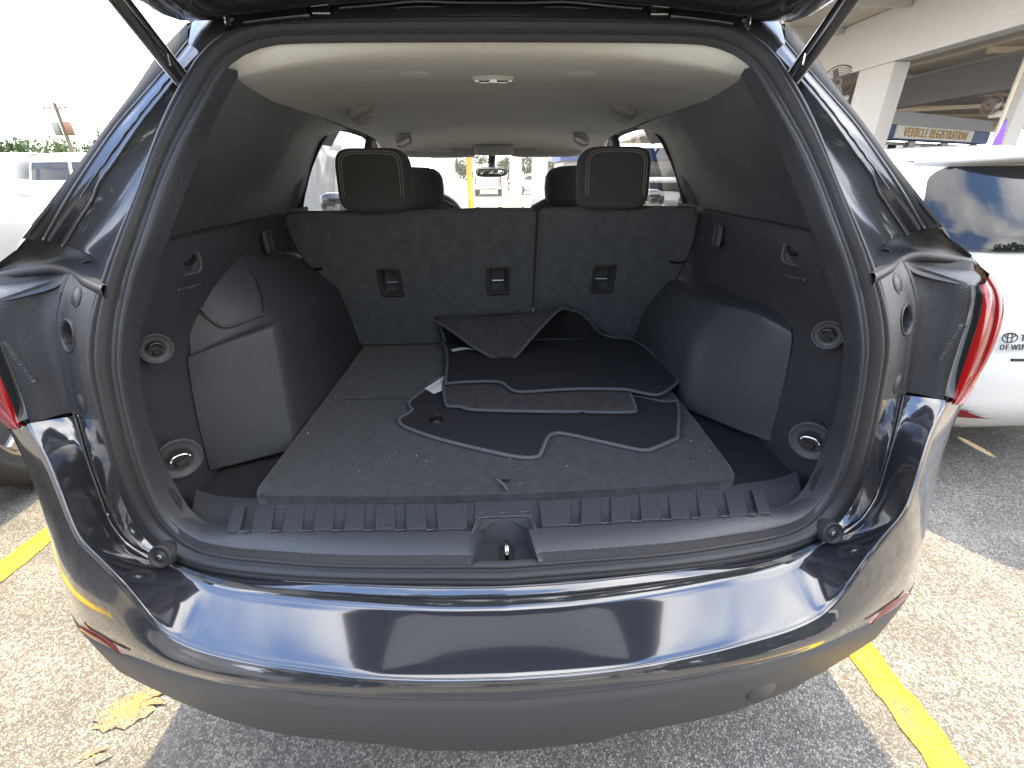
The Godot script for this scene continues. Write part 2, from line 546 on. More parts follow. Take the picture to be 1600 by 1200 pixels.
var JIN := V([.612, .98, -.192, .608, 1.03, -.196, .603, 1.07, -.202, .594, 1.105, -.208, .580, 1.15, -.222, .565, 1.183, -.233])
var E0 := V([.745, .967, -.209, .75, 1.0, -.22, .758, 1.05, -.233, .765, 1.1, -.245, .765, 1.135, -.254, .762, 1.15, -.262])

func both(half) -> Array:
	# full loop from a half that starts at the bottom centre and ends at the top centre
	var o: Array = half.duplicate()
	for i in range(half.size() - 2, 0, -1):
		o.append(Vector3(-half[i].x, half[i].y, half[i].z))
	return o

func across(half) -> Array:
	# left end .. centre .. right end, from a half that starts at the centre
	var o := []
	for i in range(half.size() - 1, 0, -1):
		o.append(Vector3(-half[i].x, half[i].y, half[i].z))
	return o + half

func surf(rows, called, m, parent, s := 1.0, smooth := true) -> MeshInstance3D:
	var st := stool(smooth)
	var rr := []
	for r in rows:
		rr.append(mir(r, s) if s != 1.0 else r)
	loft(st, rr)
	return done(st, called, m, parent)

func wire(path, r, called, m, parent, s := 1.0, sides := 6) -> MeshInstance3D:
	var st := stool()
	tube(st, mir(path, s), r, sides)
	return done(st, called, m, parent)

func disc(called, at: Vector3, n: Vector3, prof, m, parent, sides := 28) -> MeshInstance3D:
	var st := stool()
	lathe(st, prof, facing(at, n), sides)
	return done(st, called, m, parent)

func round_prof(r, h, b := 0.002) -> Array:
	return [Vector2(r, -h), Vector2(r, h - b), Vector2(r - b, h), Vector2(0.0001, h)]

func suv():
	var car := thing("parked_suv", "dark grey SUV with its liftgate raised and empty cargo bay facing the viewer", "SUV")
	suv_rear(car)
	suv_seal(car)
	suv_trim(car)
	suv_floor(car)
	suv_seats(car)
	suv_roof(car)
	suv_shell(car)
	suv_gate(car)

func suv_rear(car):
	# ---- painted bumper: shelf, outer skin, corners
	var bumper := part("rear_bumper", car)
	tag_part(bumper, "glossy dark grey rear bumper mirroring sky and ground")
	var c1 := crp(C1, 6)
	var c2 := crp(C2, 6)
	var skin := []
	for t in [0.0, .02, .06, .15, .28, .42, .58, .75, .9, 1.0]:
		var row := []
		for i in c1.size():
			var x := absf(c1[i].lerp(c2[i], t).x)
			var out := Vector3(smoothstep(.45, .85, x) * .9, 0, 1.0 - .6 * smoothstep(.55, .9, x)).normalized()
			row.append(c1[i].lerp(c2[i], t) + out * (.008 * pow(sin(PI * t), 1.4) + .0025 * smoothstep(.0, .02, t)))
		skin.append(across(row))
	surf(skin, "bumper_skin", "paint", bumper)
	var a := C1.slice(0, 17)
	var ca := crp(a, 6)
	var cb := crp(LB, 6)
	var shelf := []
	for q in [[0.0, 0.0], [.035, .0012], [.08, .0014], [.2, .0012], [.5, .0005], [.78, -.0005], [.88, -.0008], [.93, .0005], [.97, .004], [1.0, .010]]:
		shelf.append(across(lerp_rows(ca, cb, q[0], Vector3(0, q[1], 0))))
	surf(shelf, "bumper_shelf", "paint", bumper)
	# the rolled edge between shelf and skin
	var st := stool()
	tube(st, across(shift(ca, Vector3(0, -.0012, -.0012))), .0022, 8)
	done(st, "bumper_edge", "paint", bumper)
	for s in [-1.0, 1.0]:
		# red reflector let into the corner
		var i0 := 8 * 6
		var i1 := 12 * 6
		var up := []
		var lo := []
		for i in range(i0, i1 + 1):
			var t: float = (i - i0) / float(i1 - i0)
			var w := pow(sin(PI * clampf(t, 0.02, .98)), .55)
			var out := Vector3(.60, .15, .8).normalized() * .0065
			up.append(c1[i].lerp(c2[i], .955 - .10 * w) + out)
			lo.append(c1[i].lerp(c2[i], .955 + .02 * w) + out)
		surf([up, lerp_rows(up, lo, .5, Vector3(.002, .001, .003)), lo], "reflector", "lens_dark", bumper, s)
	# ---- textured lower valance
	var val := part("bumper_valance", car)
	tag_part(val, "matt charcoal plastic lower bumper panel")
	var vr := []
	for q in [[.006, -.010], [-.004, -.002], [-.012, .004], [-.022, .005], [-.06, .001], [-.10, -.004], [-.118, -.012], [-.128, -.016], [-.165, -.022], [-.178, -.030], [-.182, -.05]]:
		var row := []
		for i in c2.size():
			var x := absf(c2[i].x)
			var out := Vector3(smoothstep(.45, .88, x), 0, 1.0 - .8 * smoothstep(.6, .91, x)).normalized()
			var dy: float = q[0]
			if q[0] < -.13:
				dy -= .016 * (1.0 - smoothstep(.14, .20, absf(c2[i].x))) - .006 * smoothstep(.3, .6, absf(c2[i].x))
			row.append(c2[i] + Vector3(0, dy, 0) + out * q[1])
		vr.append(across(row))
	surf(vr, "valance_panel", "valance", val)
	var ring := stool()
	var tt: Vector3 = (c2[30] - c2[22]).normalized()
	var tn := Vector3(-tt.z, .02, tt.x).normalized()
	var tp: Vector3 = c2[26] + Vector3(0, -.082, 0) + tn * -.0015
	var fr := facing(tp, tn)
	lathe(ring, [Vector2(.0265, -.002), Vector2(.0265, .0016), Vector2(.0255, .0026), Vector2(.0245, .0016), Vector2(.0235, .0026), Vector2(.0001, .003)], fr, 36)
	done(ring, "tow_eye_cover", "valance", val)
	# ---- painted jamb between bumper and seal
	var lob := crp(LOB, 6)
	var jr := []
	for q in [[0.0, -.006, 0.0], [.05, .001, 0.0], [.12, .003, 0.0], [.5, .003, 0.0], [.9, .0, 0.0], [1.0, -.004, -.01]]:
		jr.append(across(lerp_rows(cb, lob, q[0], Vector3(0, 0, q[1]))))
	surf(jr, "door_jamb", "paint", car)
	st = stool()
	tube(st, across(shift(lob, Vector3(0, -.003, .003))), .0022, 6)
	done(st, "jamb_edge", "sealer", car)
	for s in [-1.0, 1.0]:
		st = stool()
		tube(st, mir(shift(cb.slice(12 * 6), Vector3(0, 0, .003)), s), .0016, 6)
		done(st, "bumper_seam", "sealer", bumper)
		# adjustable rubber stop
		var stop := part("rubber_stop", car)
		var at := Vector3(.568 * s, .745, -.155)
		var ax := Vector3(.06 * s, .35, 1.0).normalized()
		disc("stop_sleeve", at, ax, [Vector2(.024, -.022), Vector2(.022, -.012), Vector2(.0195, .014), Vector2(.0185, .016), Vector2(.0155, .016), Vector2(.015, .0135), Vector2(.007, .0135), Vector2(.0065, .015), Vector2(.0001, .015)], "rubber", stop)
		disc("stop_screw", at + ax * .0165, ax, round_prof(.0045, .0012, .0006), "steel", stop, 14)
		# ---- plastic lamp surround
		var sur := part("lamp_surround", car)
		var crs := crp(CREASE, 6)
		var jin := crp(JIN, 6)
		var strip := []
		for q in [[0.0, -.006], [.06, .0], [.3, .004], [.6, .005], [.85, .004], [.95, .006], [1.0, .004]]:
			strip.append(lerp_rows(jin, crs, q[0], Vector3(0, 0, q[1])))
		var hole_at: Vector3 = jin[17].lerp(crs[17], .60) + Vector3(0, 0, .005)
		var dense := []
		for r in range(0, 49):
			var f: float = r / 48.0 * (strip.size() - 1)
			var i: int = mini(int(f), strip.size() - 2)
			dense.append(even(lerp_rows(strip[i], strip[i + 1], f - i), 80))
		var js := stool()
		for i in dense.size() - 1:
			for k in 79:
				var m4: Vector3 = (dense[i][k] + dense[i + 1][k + 1]) / 2
				if m4.distance_to(hole_at) < .0215: continue
				var w4 := mir([dense[i][k], dense[i][k + 1], dense[i + 1][k + 1], dense[i + 1][k]], s)
				quad(js, w4[0], w4[1], w4[2], w4[3])
		done(js, "jamb_cover", "housing", sur)
		var e0 := crp(E0, 6)
		var wall := []
		for q in [[0.0, .004], [.04, .003], [.15, -.006], [.4, -.010], [.7, -.006], [.92, .0], [.97, -.003], [1.0, -.006]]:
			wall.append(lerp_rows(crs, e0, q[0], Vector3(0, 0, q[1])))
		surf(wall, "lamp_wall", "housing", sur, s)
		wire(shift(crs.slice(0, 26), Vector3(-.001, 0, .005)), .0016, "moulded_edge", "housing", sur, s)
		# shoulder on top of the wall
		var t0 := cr(V([.66, 1.185, -.294, .685, 1.165, -.292, .72, 1.155, -.279, .762, 1.148, -.262, .79, 1.15, -.275]), 20)
		var t1 := cr(V([.655, 1.19, -.305, .685, 1.183, -.315, .72, 1.176, -.320, .77, 1.166, -.315, .80, 1.163, -.300]), 20)
		var t2 := cr(V([.64, 1.20, -.318, .68, 1.20, -.328, .72, 1.196, -.335, .78, 1.185, -.340, .82, 1.175, -.335]), 20)
		surf([t0, lerp_rows(t0, t1, .1, Vector3(0, .003, 0)), lerp_rows(t0, t1, .5, Vector3(0, .004, 0)), t1], "shoulder_cover", "housing", sur, s)
		surf([shift(t1, Vector3(0, -.002, 0)), lerp_rows(t1, t2, .5, Vector3(0, .003, 0)), t2], "shoulder_gasket", "black_matte", sur, s)
		# the caps and the recessed bolt
		var spot := func(k, u): return jin[k].lerp(crs[k], u) + Vector3(0, 0, lerpf(.004, .005, u))
		for q in [[25, .52], [3, .58]]:
			var cp: Vector3 = spot.call(q[0], q[1])
			var cn: Vector3 = (spot.call(q[0], q[1] + .2) - spot.call(q[0], q[1] - .2)).cross(spot.call(q[0] + 2, q[1]) - spot.call(q[0] - 2, q[1])).normalized()
			if cn.z < 0: cn = -cn
			disc("access_cap", Vector3(cp.x * s, cp.y, cp.z), Vector3(cn.x * s, cn.y, cn.z), [Vector2(.0170, -.004), Vector2(.0170, .0006), Vector2(.0160, .0014), Vector2(.0152, .0004), Vector2(.0144, .0014), Vector2(.0001, .0016)], "housing", sur)
		var hp: Vector3 = spot.call(17, .60)
		var hn: Vector3 = (spot.call(17, .8) - spot.call(17, .4)).cross(spot.call(19, .6) - spot.call(15, .6)).normalized()
		if hn.z < 0: hn = -hn
		var hc := Vector3(hp.x * s, hp.y, hp.z)
		var n0 := Vector3(hn.x * s, hn.y, hn.z)
		var hole := part("bolt_recess", sur)
		disc("recess_rim", hc, n0, [Vector2(.0262, -.002), Vector2(.0258, .0008), Vector2(.0245, .0018), Vector2(.0228, .0010), Vector2(.0215, -.003), Vector2(.0205, -.016), Vector2(.0195, -.020), Vector2(.0001, -.021)], "housing", hole)
		disc("bolt_head", hc + n0 * -.012 + Vector3(-.004 * s, -.002, .0), n0, [Vector2(.0135, -.006), Vector2(.0135, .001), Vector2(.0120, .0024), Vector2(.0110, .001), Vector2(.0085, .001), Vector2(.0080, .0040), Vector2(.0001, .0044)], "rubber", hole)
		# moulded part mark
		var tm := TextMesh.new()
		tm.text = "88 08 2 1 A 7 11 U B ▣" if s > 0 else "DOT SAE 2 1 A T H U B ▣"
		var sf := SystemFont.new()
		sf.font_names = PackedStringArray(["Droid Sans"])
		tm.font = sf
		tm.font_size = 16
		tm.pixel_size = .00040
		tm.depth = .0006
		var mk := MeshInstance3D.new()
		mk.mesh = tm
		mk.material_override = M["mark_grey"]
		mk.name = "moulded_mark"
		sur.add_child(mk, true)
		var wz := Vector3(-.28 * s, .0, 1.0).normalized()
		var wx := Vector3(.16 * s, 1.0 if s > 0 else -1.0, 0).normalized()
		if s < 0: wx = Vector3(.16, -1.0, 0).normalized()
		wx = (wx - wz * wx.dot(wz)).normalized()
		mk.transform = Transform3D(Basis(wx, wz.cross(wx), wz), Vector3(.737 * s, 1.062, -.2345))
		# ---- tail lamp
		var lamp := part("tail_lamp", car)
		var lt: Array = shift(e0.slice(2), Vector3(.003, 0, .002))
		var lm := cr(V([.748, .968, -.207, .772, .992, -.221, .795, 1.03, -.236, .806, 1.08, -.250, .802, 1.13, -.263, .786, 1.156, -.272]), lt.size())
		var lo := cr(V([.75, .964, -.207, .80, .985, -.237, .852, 1.035, -.272, .868, 1.085, -.290, .860, 1.125, -.302, .825, 1.168, -.318]), lt.size())
		var lf := cr(V([.757, .963, -.212, .82, .99, -.27, .885, 1.035, -.36, .905, 1.085, -.42, .90, 1.13, -.44, .86, 1.17, -.42]), lt.size())
		surf([shift(e0.slice(2), Vector3(-.004, 0, -.006)), shift(lt, Vector3(-.001, 0, .004)), lerp_rows(lt, lm, .10, Vector3(0, 0, .006))], "lamp_bezel", "black_gloss", lamp, s)
		surf([lerp_rows(lt, lm, .10, Vector3(0, 0, .005)), lerp_rows(lt, lm, .5, Vector3(0, 0, .010)), lerp_rows(lt, lm, .93, Vector3(0, 0, .008)), lm], "red_lens", "lens_red", lamp, s)
		surf([lm, lerp_rows(lm, lo, .05, Vector3(0, 0, .008)), lerp_rows(lm, lo, .5, Vector3(.004, 0, .010)), lo, lerp_rows(lo, lf, .4, Vector3(.012, 0, .01)), lf], "outer_lens", "lens_red", lamp, s)
		wire(shift(lm, Vector3(0, 0, .006)), .0012, "lens_divide", "black_gloss", lamp, s)
		wire(shift(lo.slice(0, 16), Vector3(-.002, .002, .004)), .0024, "chrome_strip", "chrome", lamp, s)
		# ---- painted water channel up the pillar
		var chan := part("pillar_channel", car)
		var u0 := crp(V([.49, 1.545, -.50, .53, 1.50, -.47, .565, 1.44, -.43, .60, 1.392, -.402, .64, 1.33, -.36, .70, 1.236, -.29]), 8)
		var u1 := crp(V([.485, 1.515, -.47, .51, 1.474, -.437, .548, 1.428, -.408, .59, 1.382, -.385, .64, 1.305, -.338, .69, 1.232, -.305]), 8)
		var u2 := crp(V([.465, 1.495, -.455, .49, 1.46, -.425, .535, 1.403, -.39, .585, 1.342, -.365, .625, 1.295, -.345, .685, 1.225, -.325]), 8)
		var um := crp(V([.455, 1.49, -.452, .475, 1.455, -.436, .512, 1.385, -.405, .550, 1.32, -.372, .585, 1.262, -.347, .645, 1.205, -.328]), 8)
		var ul := crp(V([.444, 1.477, -.414, .460, 1.448, -.392, .483, 1.39, -.351, .505, 1.315, -.303, .531, 1.245, -.261, .563, 1.18, -.238]), 8)
		surf([u0, lerp_rows(u0, u1, .15, Vector3(.002, .002, .006)), lerp_rows(u0, u1, .85, Vector3(0, 0, .004)), u1], "outer_strip", "black_matte", chan, s)
		surf([shift(u1, Vector3(0, 0, -.004)), lerp_rows(u1, u2, .12, Vector3(0, 0, .002)), lerp_rows(u1, u2, .6), u2], "outer_gutter", "gutter_paint", chan, s)
		surf([u2, lerp_rows(u2, um, .5, Vector3(0, 0, -.004)), um, lerp_rows(um, ul, .3, Vector3(0, 0, -.003)), lerp_rows(um, ul, .65), lerp_rows(um, ul, .92), ul], "inner_gutter", "gutter_paint", chan, s)
		wire(shift(u1, Vector3(0, 0, .0005)), .0022, "gutter_lip", "sealer", chan, s)
		# brushed seam sealer, uneven as it was laid
		var bead := []
		var rad := []
		for i in u2.size():
			var w := 1.0 if i > 4 else .0
			bead.append(u2[i] + Vector3(rng.randf_range(-.0004, .0004), rng.randf_range(-.0004, .0004), .0015) + Vector3(-.004, -.004, 0) * smoothstep(29.0, 33.0, i))
			rad.append(.0028 + rng.randf_range(-.0008, .0012) * w)
		var bst := stool()
		tube(bst, mir(cr(bead, 80), s), .0019, 7)
		done(bst, "sealer_bead", "sealer", chan)
		var b2 := []
		for i in range(8, 34):
			b2.append(u2[i].lerp(u1[i], .38) + Vector3(rng.randf_range(-.0008, .0008), rng.randf_range(-.0006, .0006), .001))
		bst = stool()
		tube(bst, mir(cr(b2, 60), s), .0013, 6)
		done(bst, "sealer_bead", "sealer", chan)
		# foot of the channel down to the lamp surround
		var f0 := cr(V([.548, 1.178, -.222, .605, 1.19, -.287, .645, 1.205, -.330, .68, 1.222, -.327, .70, 1.234, -.297, .76, 1.212, -.322, .815, 1.185, -.331]), 30)
		var f1 := cr(V([.546, 1.180, -.214, .61, 1.184, -.262, .655, 1.189, -.300, .695, 1.194, -.322, .74, 1.190, -.330, .79, 1.182, -.336, .825, 1.174, -.336]), 30)
		surf([f0, lerp_rows(f0, f1, .35, Vector3(0, -.002, -.002)), lerp_rows(f0, f1, .8, Vector3(0, .002, 0)), shift(f1, Vector3(0, .003, .006)), shift(f1, Vector3(0, -.001, .0105)), shift(f1, Vector3(0, -.011, .0115)), shift(f1, Vector3(0, -.016, .006))], "channel_foot", "housing", chan, s)
		# quarter skin outside the channel
		var o0 := cr(V([.49, 1.545, -.50, .53, 1.50, -.47, .565, 1.44, -.43, .60, 1.392, -.402, .64, 1.33, -.36, .70, 1.236, -.29, .78, 1.20, -.33, .825, 1.175, -.33]), 30)
		var o1 := cr(V([.50, 1.565, -.56, .55, 1.52, -.54, .59, 1.45, -.50, .63, 1.39, -.47, .68, 1.32, -.43, .75, 1.24, -.38, .82, 1.20, -.42, .87, 1.175, -.43]), 30)
		var o2 := cr(V([.52, 1.58, -.75, .575, 1.52, -.75, .62, 1.45, -.75, .66, 1.38, -.75, .71, 1.30, -.75, .78, 1.22, -.75, .86, 1.17, -.75, .905, 1.12, -.75]), 30)
		surf([o0, lerp_rows(o0, o1, .4, Vector3(.008, .006, 0)), o1, o2], "quarter_panel", "paint", car, s)
		var q0 := cr(V([.825, 1.172, -.32, .905, 1.08, -.42, .885, 1.035, -.36, .80, .985, -.240]), 14)
		var w0 := cr(V([.87, 1.175, -.43, .907, 1.09, -.44, .90, 1.04, -.40, .917, 1.03, -.56]), 14)
		var w1 := cr(V([.905, 1.12, -.75, .915, 1.07, -.75, .92, 1.0, -.75, .922, .80, -.75]), 14)
		surf([w0, w1], "quarter_side", "paint", car, s)
		surf([cr(V([.917, 1.03, -.56, .922, .9, -.56, .922, .75, -.56]), 10), cr(V([.922, .96, -.75, .925, .87, -.75, .925, .80, -.75]), 10)], "quarter_side", "paint", car, s)

func tag_part(o, label):
	o.set_meta("label", label)

func suv_seal(car):
	var n := 70
	var lo := both(cr(LO, n))
	var li := both(cr(LI, n))
	var rows := []
	var prof := [[-.04, -.006], [0.0, .003], [.06, .006], [.20, .0075], [.27, .003], [.31, -.003], [.36, .004], [.43, .011], [.52, .0145], [.62, .013], [.70, .006], [.74, -.003], [.79, .003], [.88, .006], [.97, .005], [1.04, -.004]]
	for q in prof:
		var row := []
		for i in lo.size():
			var t: Vector3 = (lo[(i + 1) % lo.size()] - lo[(i - 1 + lo.size()) % lo.size()]).normalized()
			var nn := t.cross(li[i] - lo[i]).normalized()
			if nn.z < 0: nn = -nn
			row.append(lo[i].lerp(li[i], q[0]) + nn * q[1])
		rows.append(row)
	var st := stool()
	loft(st, rows, false, true)
	var o := done(st, "weather_seal", "rubber", car)
	tag_part(o, "black rubber weather seal round the cargo opening")

func suv_trim(car):
	# rounded edge of the inner trim, from the seal inwards
	var li := crp(LI.slice(0, 19), 5)
	var lt0: Array = LT.duplicate()
	lt0.append(Vector3(.398, 1.468, -.438))
	var lt := cr(lt0, li.size())
	li = cr(LI.slice(0, 20), li.size())
	var side_i := int(li.size() * .355)
	for s in [-1.0, 1.0]:
		var rows := []
		for q in [[-.10, 0.0], [.0, .006], [.12, .010], [.30, .011], [.55, .008], [.8, .003], [1.0, 0.0]]:
			var row := []
			for i in range(side_i, li.size()):
				row.append(li[i].lerp(lt[i], q[0]) + Vector3(-.35, 0, 1.0).normalized() * q[1])
			rows.append(row)
		surf(rows, "trim_edge", "trim", car, s)
	# ---- sill plate
	var sill := part("sill_plate", car)
	var a := cr(LI.slice(0, 7), 40)
	var b := cr([LT[0], LT[1], LT[2], LT[3], LT[4], LT[5] + Vector3(0, -.012, 0)], 40)
	var back := cr(V([0, .793, -.207, .25, .793, -.215, .40, .791, -.228, .46, .785, -.245, .53, .78, -.262, .575, .79, -.27]), 40)
	var gate_x := .052
	# rear slope with the latch pocket left open
	for s in [-1.0, 1.0]:
		var rows := []
		for q in [[-.06, 0.0], [0.0, .007], [.25, .007], [.30, .012], [.36, .013], [.9, .005], [1.0, 0.0]]:
			var row := []
			for i in a.size():
				var p: Vector3 = a[i].lerp(b[i], q[0]) + Vector3(0, q[1] * .5, q[1] * .8)
				if p.x < gate_x: p.x = gate_x - .012 * q[0]
				row.append(p)
			rows.append(row)
		surf(rows, "sill_slope", "sill", sill, s)
		rows = []
		for q in [0.0, .05, .09, .5, 1.0]:
			var row := []
			for i in b.size():
				var p: Vector3 = b[i].lerp(back[i], q) + Vector3(0, -.0035 if q > 0.05 else 0.0, 0)
				if p.x < gate_x - .012 and q < .45: p.x = gate_x - .012
				row.append(p)
			rows.append(row)
		surf(rows, "sill_top", "trim", sill, s)
		# pads standing on the sill, the gaps between them are the seven slots each side
		for k in 8:
			var x0: float = .118 + (k - 1) * .0515 + .0095 if k > 0 else .062
			var x1: float = .118 + k * .0515 - .0095 if k < 7 else x0 + .022
			var zz: float = -.138 - k * .0026
			var lean := .010 + k * .0016
			var yy: float = .7925 - k * .0008
			var pad := stool()
			prism(pad, [Vector2(s * x0, -zz), Vector2(s * x1, -zz), Vector2(s * (x1 + lean), -zz + .062), Vector2(s * (x0 + lean * (1.0 if k > 0 else .0)), -zz + .062)], Transform3D(Basis(Vector3(1, 0, 0), Vector3(0, 0, -1), Vector3(0, 1, 0)), Vector3(0, yy - .005, 0)), .0055, .0008)
			done(pad, "sill_pad", "trim", sill)
			if k < 7: slot_lip(sill, s * (x1 + .0095), zz, yy)
	var mid := stool()
	bx(mid, Vector3(0, .7875, -.186), Vector3(.100, .009, .046), .001)
	done(mid, "sill_bridge", "trim", sill)
	for k in 3:
		slot_lip(sill, (k - 1) * .036 + .002, -.173, .7928)
	# latch pocket
	var pk := part("latch_pocket", car)
	var st := stool(false)
	var top := V([-.040, .7915, -.160, .040, .7915, -.160])
	var low := V([-.036, .748, -.146, .036, .748, -.146])
	var fr := V([-.054, .7905, -.128, .054, .7905, -.128])
	var frl := V([-.058, .748, -.088, .058, .748, -.088])
	quad(st, top[0], top[1], low[1], low[0])
	quad(st, low[0], low[1], frl[1], frl[0])
	quad(st, top[0], low[0], frl[0], fr[0])
	quad(st, top[1], fr[1], frl[1], low[1])
	quad(st, fr[0], frl[0], Vector3(-.066, .764, -.082), Vector3(-.062, .788, -.122))
	quad(st, fr[1], Vector3(.062, .788, -.122), Vector3(.066, .764, -.082), frl[1])
	quad(st, Vector3(-.06, .7485, -.09), Vector3(.06, .7485, -.09), Vector3(.06, .752, -.080), Vector3(-.06, .752, -.080))
	done(st, "pocket_liner", "trim", pk)
	st = stool()
	tube(st, cr(V([-.0535, .766, -.100, -.0535, .785, -.124, -.0475, .7925, -.146, -.040, .7935, -.160, 0, .7940, -.161, .040, .7935, -.160, .0475, .7925, -.146, .0535, .785, -.124, .0535, .766, -.100]), 40), .0022, 6)
	done(st, "pocket_lip", "sill", pk)
	st = stool()
	tube(st, cr(V([.003, .749, -.128, .003, .773, -.127, .003, .779, -.119, .003, .779, -.108, .003, .772, -.101, .003, .749, -.100]), 26), .0042, 10)
	done(st, "striker_loop", "chrome", pk)
	st = stool()
	bx(st, Vector3(.003, .7505, -.112), Vector3(.022, .004, .05), .001)
	done(st, "striker_base", "black_matte", pk)
	# ---- lower side trim
	for s in [-1.0, 1.0]:
		var side := part("side_trim", car)
		var lo_rows := []
		for y in [.735, .80, .86, .92, .98, 1.04, 1.10, 1.15, 1.19, 1.235]:
			var start := at_height(LT, y if y > .80 else .80)
			if y < .80: start = Vector3(start.x, y, start.z)
			var bow: float = smoothstep(1.235, 1.0, y)
			var row := [start + Vector3(.002, 0, .014), start]
			for q in [[-.24, .500, .588], [-.28, .505, .600], [-.33, .510, .605], [-.40, .516, .606], [-.48, .526, .604], [-.60, .54, .60], [-.75, .552, .592], [-.90, .562, .585], [-1.06, .572, .585]]:
				row.append(Vector3(lerpf(q[1], q[2], bow), y, minf(q[0], start.z - .012)))
			lo_rows.append(cr(row, 40))
		var fine := []
		for j in 40:
			var col := []
			for r in lo_rows: col.append(r[j])
			fine.append(crp(col, 4))
		surf(fine, "side_panel", "trim", side, s)
		# upper pillar trim
		var rear := cr(V([.489, 1.2355, -.283, .466, 1.297, -.319, .447, 1.352, -.354, .423, 1.412, -.394, .404, 1.458, -.428]), 20)
		var mid1 := cr(V([.512, 1.2355, -.43, .502, 1.297, -.49, .490, 1.352, -.54, .475, 1.412, -.60, .462, 1.463, -.66]), 20)
		var mid2 := cr(V([.535, 1.228, -.66, .54, 1.297, -.76, .53, 1.36, -.85, .515, 1.42, -.93, .487, 1.468, -1.0]), 20)
		var front := cr(V([.602, 1.20, -1.04, .602, 1.28, -1.16, .598, 1.37, -1.26, .588, 1.44, -1.38, .54, 1.476, -1.50]), 20)
		surf([rear, lerp_rows(rear, mid1, .25, Vector3(.004, 0, 0)), lerp_rows(rear, mid1, .85, Vector3(.002, 0, 0)), mid1, lerp_rows(mid1, mid2, .12, Vector3(.004, 0, 0)), lerp_rows(mid1, mid2, .5, Vector3(.008, 0, 0)), mid2, lerp_rows(mid2, front, .5), front, shift(front, Vector3(.07, 0, -.01))], "pillar_trim", "trim", side, s)
		var eb := cr(V([.400, 1.462, -.43, .455, 1.458, -.66, .482, 1.462, -1.0, .52, 1.470, -1.45, .54, 1.474, -1.6]), 20)
		surf([shift(eb, Vector3(-.004, .008, 0)), shift(eb, Vector3(.05, .015, 0)), shift(eb, Vector3(.10, -.05, 0))], "trim_backing", "trim", side, s)
		# seam under the pillar trim, belt guide, coat button
		var seam := cr(V([.489, 1.2335, -.286, .506, 1.2335, -.42, .527, 1.2325, -.6, .548, 1.2315, -.80]), 30)
		wire(shift(seam, Vector3(-.001, 0, 0)), .0018, "trim_seam", "gap", side, s)
		var st2 := stool()
		bx(st2, Vector3(.545 * s, 1.176, -.70), Vector3(.012, .052, .034), .004)
		done(st2, "belt_slot", "trim_dark", side)
		for dz in [-.012, .012]:
			var e := stool()
			bx(e, Vector3(.5385 * s, 1.178, -.70 + dz), Vector3(.004, .05, .004), .001)
			done(e, "belt_slot_rib", "trim", side)
		# loose seat belt web running down behind the seat
		var web := stool()
		var wa := cr(V([.592, 1.33, -1.14, .575, 1.27, -1.02, .562, 1.21, -.93]), 12)
		loft(web, [mir(wa, s), mir(shift(wa, Vector3(0, .006, .035)), s)])
		done(web, "belt_webbing", "cloth", side)
		# grip recess with a hook
		var gr := part("grip_recess", side)
		var gc := Vector3(.535 * s, 1.188, -.365)
		var gn := Vector3(-1.0 * s, .0, .30)
		var fr2 := facing(gc, gn)
		var g := stool()
		prism(g, rrect(.062, .040, .015), fr2.translated_local(Vector3(0, 0, -.004)), .006, .001)
		done(g, "recess_floor", "trim_dark", gr)
		g = stool()
		var loop3 := []
		for q in rrect(.066, .044, .016): loop3.append(fr2 * Vector3(q.x, q.y, .003))
		tube(g, loop3, .0035, 8, true)
		done(g, "recess_rim", "trim", gr)
		g = stool()
		tube(g, cr([fr2 * Vector3(-.018, .012, 0), fr2 * Vector3(-.018, .004, .012), fr2 * Vector3(0, -.002, .016), fr2 * Vector3(.016, .004, .012), fr2 * Vector3(.018, .012, 0)], 20), .0035, 8)
		done(g, "hook", "black_gloss", gr)
		g = stool()
		bx(g, fr2 * Vector3(0, -.044, .001), Vector3(.05, .006, .006), .002, fr2.basis)
		done(g, "grip_ledge", "trim_dark", gr)
		# cargo rings: one high, one low
		for q in [[.5665, 1.062, -.285, .024, 0.0], [.577, .862, -.262, .036, 1.0]]:
			var ring := part("cargo_ring", side)
			var rc := Vector3(q[0] * s, q[1], q[2])
			var rn := Vector3(-.75 * s, .05, .65)
			disc("ring_cup", rc, rn, [Vector2(q[3] * 1.05, -.006), Vector2(q[3] * 1.05, .002), Vector2(q[3], .005), Vector2(q[3] * .90, .003), Vector2(q[3] * .84, .0012), Vector2(q[3] * .60, .0008)], "trim", ring, 32)
			disc("ring_well", rc, rn, [Vector2(q[3] * .62, .0012), Vector2(q[3] * .56, .0022), Vector2(q[3] * .50, .0008), Vector2(.0001, .0004)], "black_matte", ring, 32)
			var f2 := facing(rc, rn)
			var rp := []
			for k in 13:
				var an := PI * (.05 + .9 * k / 12.0) + (PI if s > 0 else 0.0) * 0.0
				rp.append(f2 * Vector3(cos(an) * q[3] * .42, sin(an) * q[3] * (.25 if q[4] > 0 else .42) - q[3] * .02, .006))
			g = stool()
			tube(g, rp, .0028 if q[4] > 0 else .0022, 8)
			done(g, "metal_loop", "chrome" if q[4] > 0 else "black_gloss", ring)
			g = stool()
			bx(g, f2 * Vector3(0, -q[3] * .25, .003), Vector3(q[3] * .5, q[3] * .3, .008), .002, f2.basis)
			done(g, "loop_pivot", "black_matte", ring)
	# ---- left bin and right wheel housing
	wheel_block(car, -1.0)
	wheel_block(car, 1.0)

func at_height(p, y) -> Vector3:
	# a point of a guide curve at that height, on the pillar side
	for i in range(5, p.size() - 1):
		if p[i].y <= y and p[i + 1].y >= y:
			return p[i].lerp(p[i + 1], (y - p[i].y) / (p[i + 1].y - p[i].y))
	return p[5]

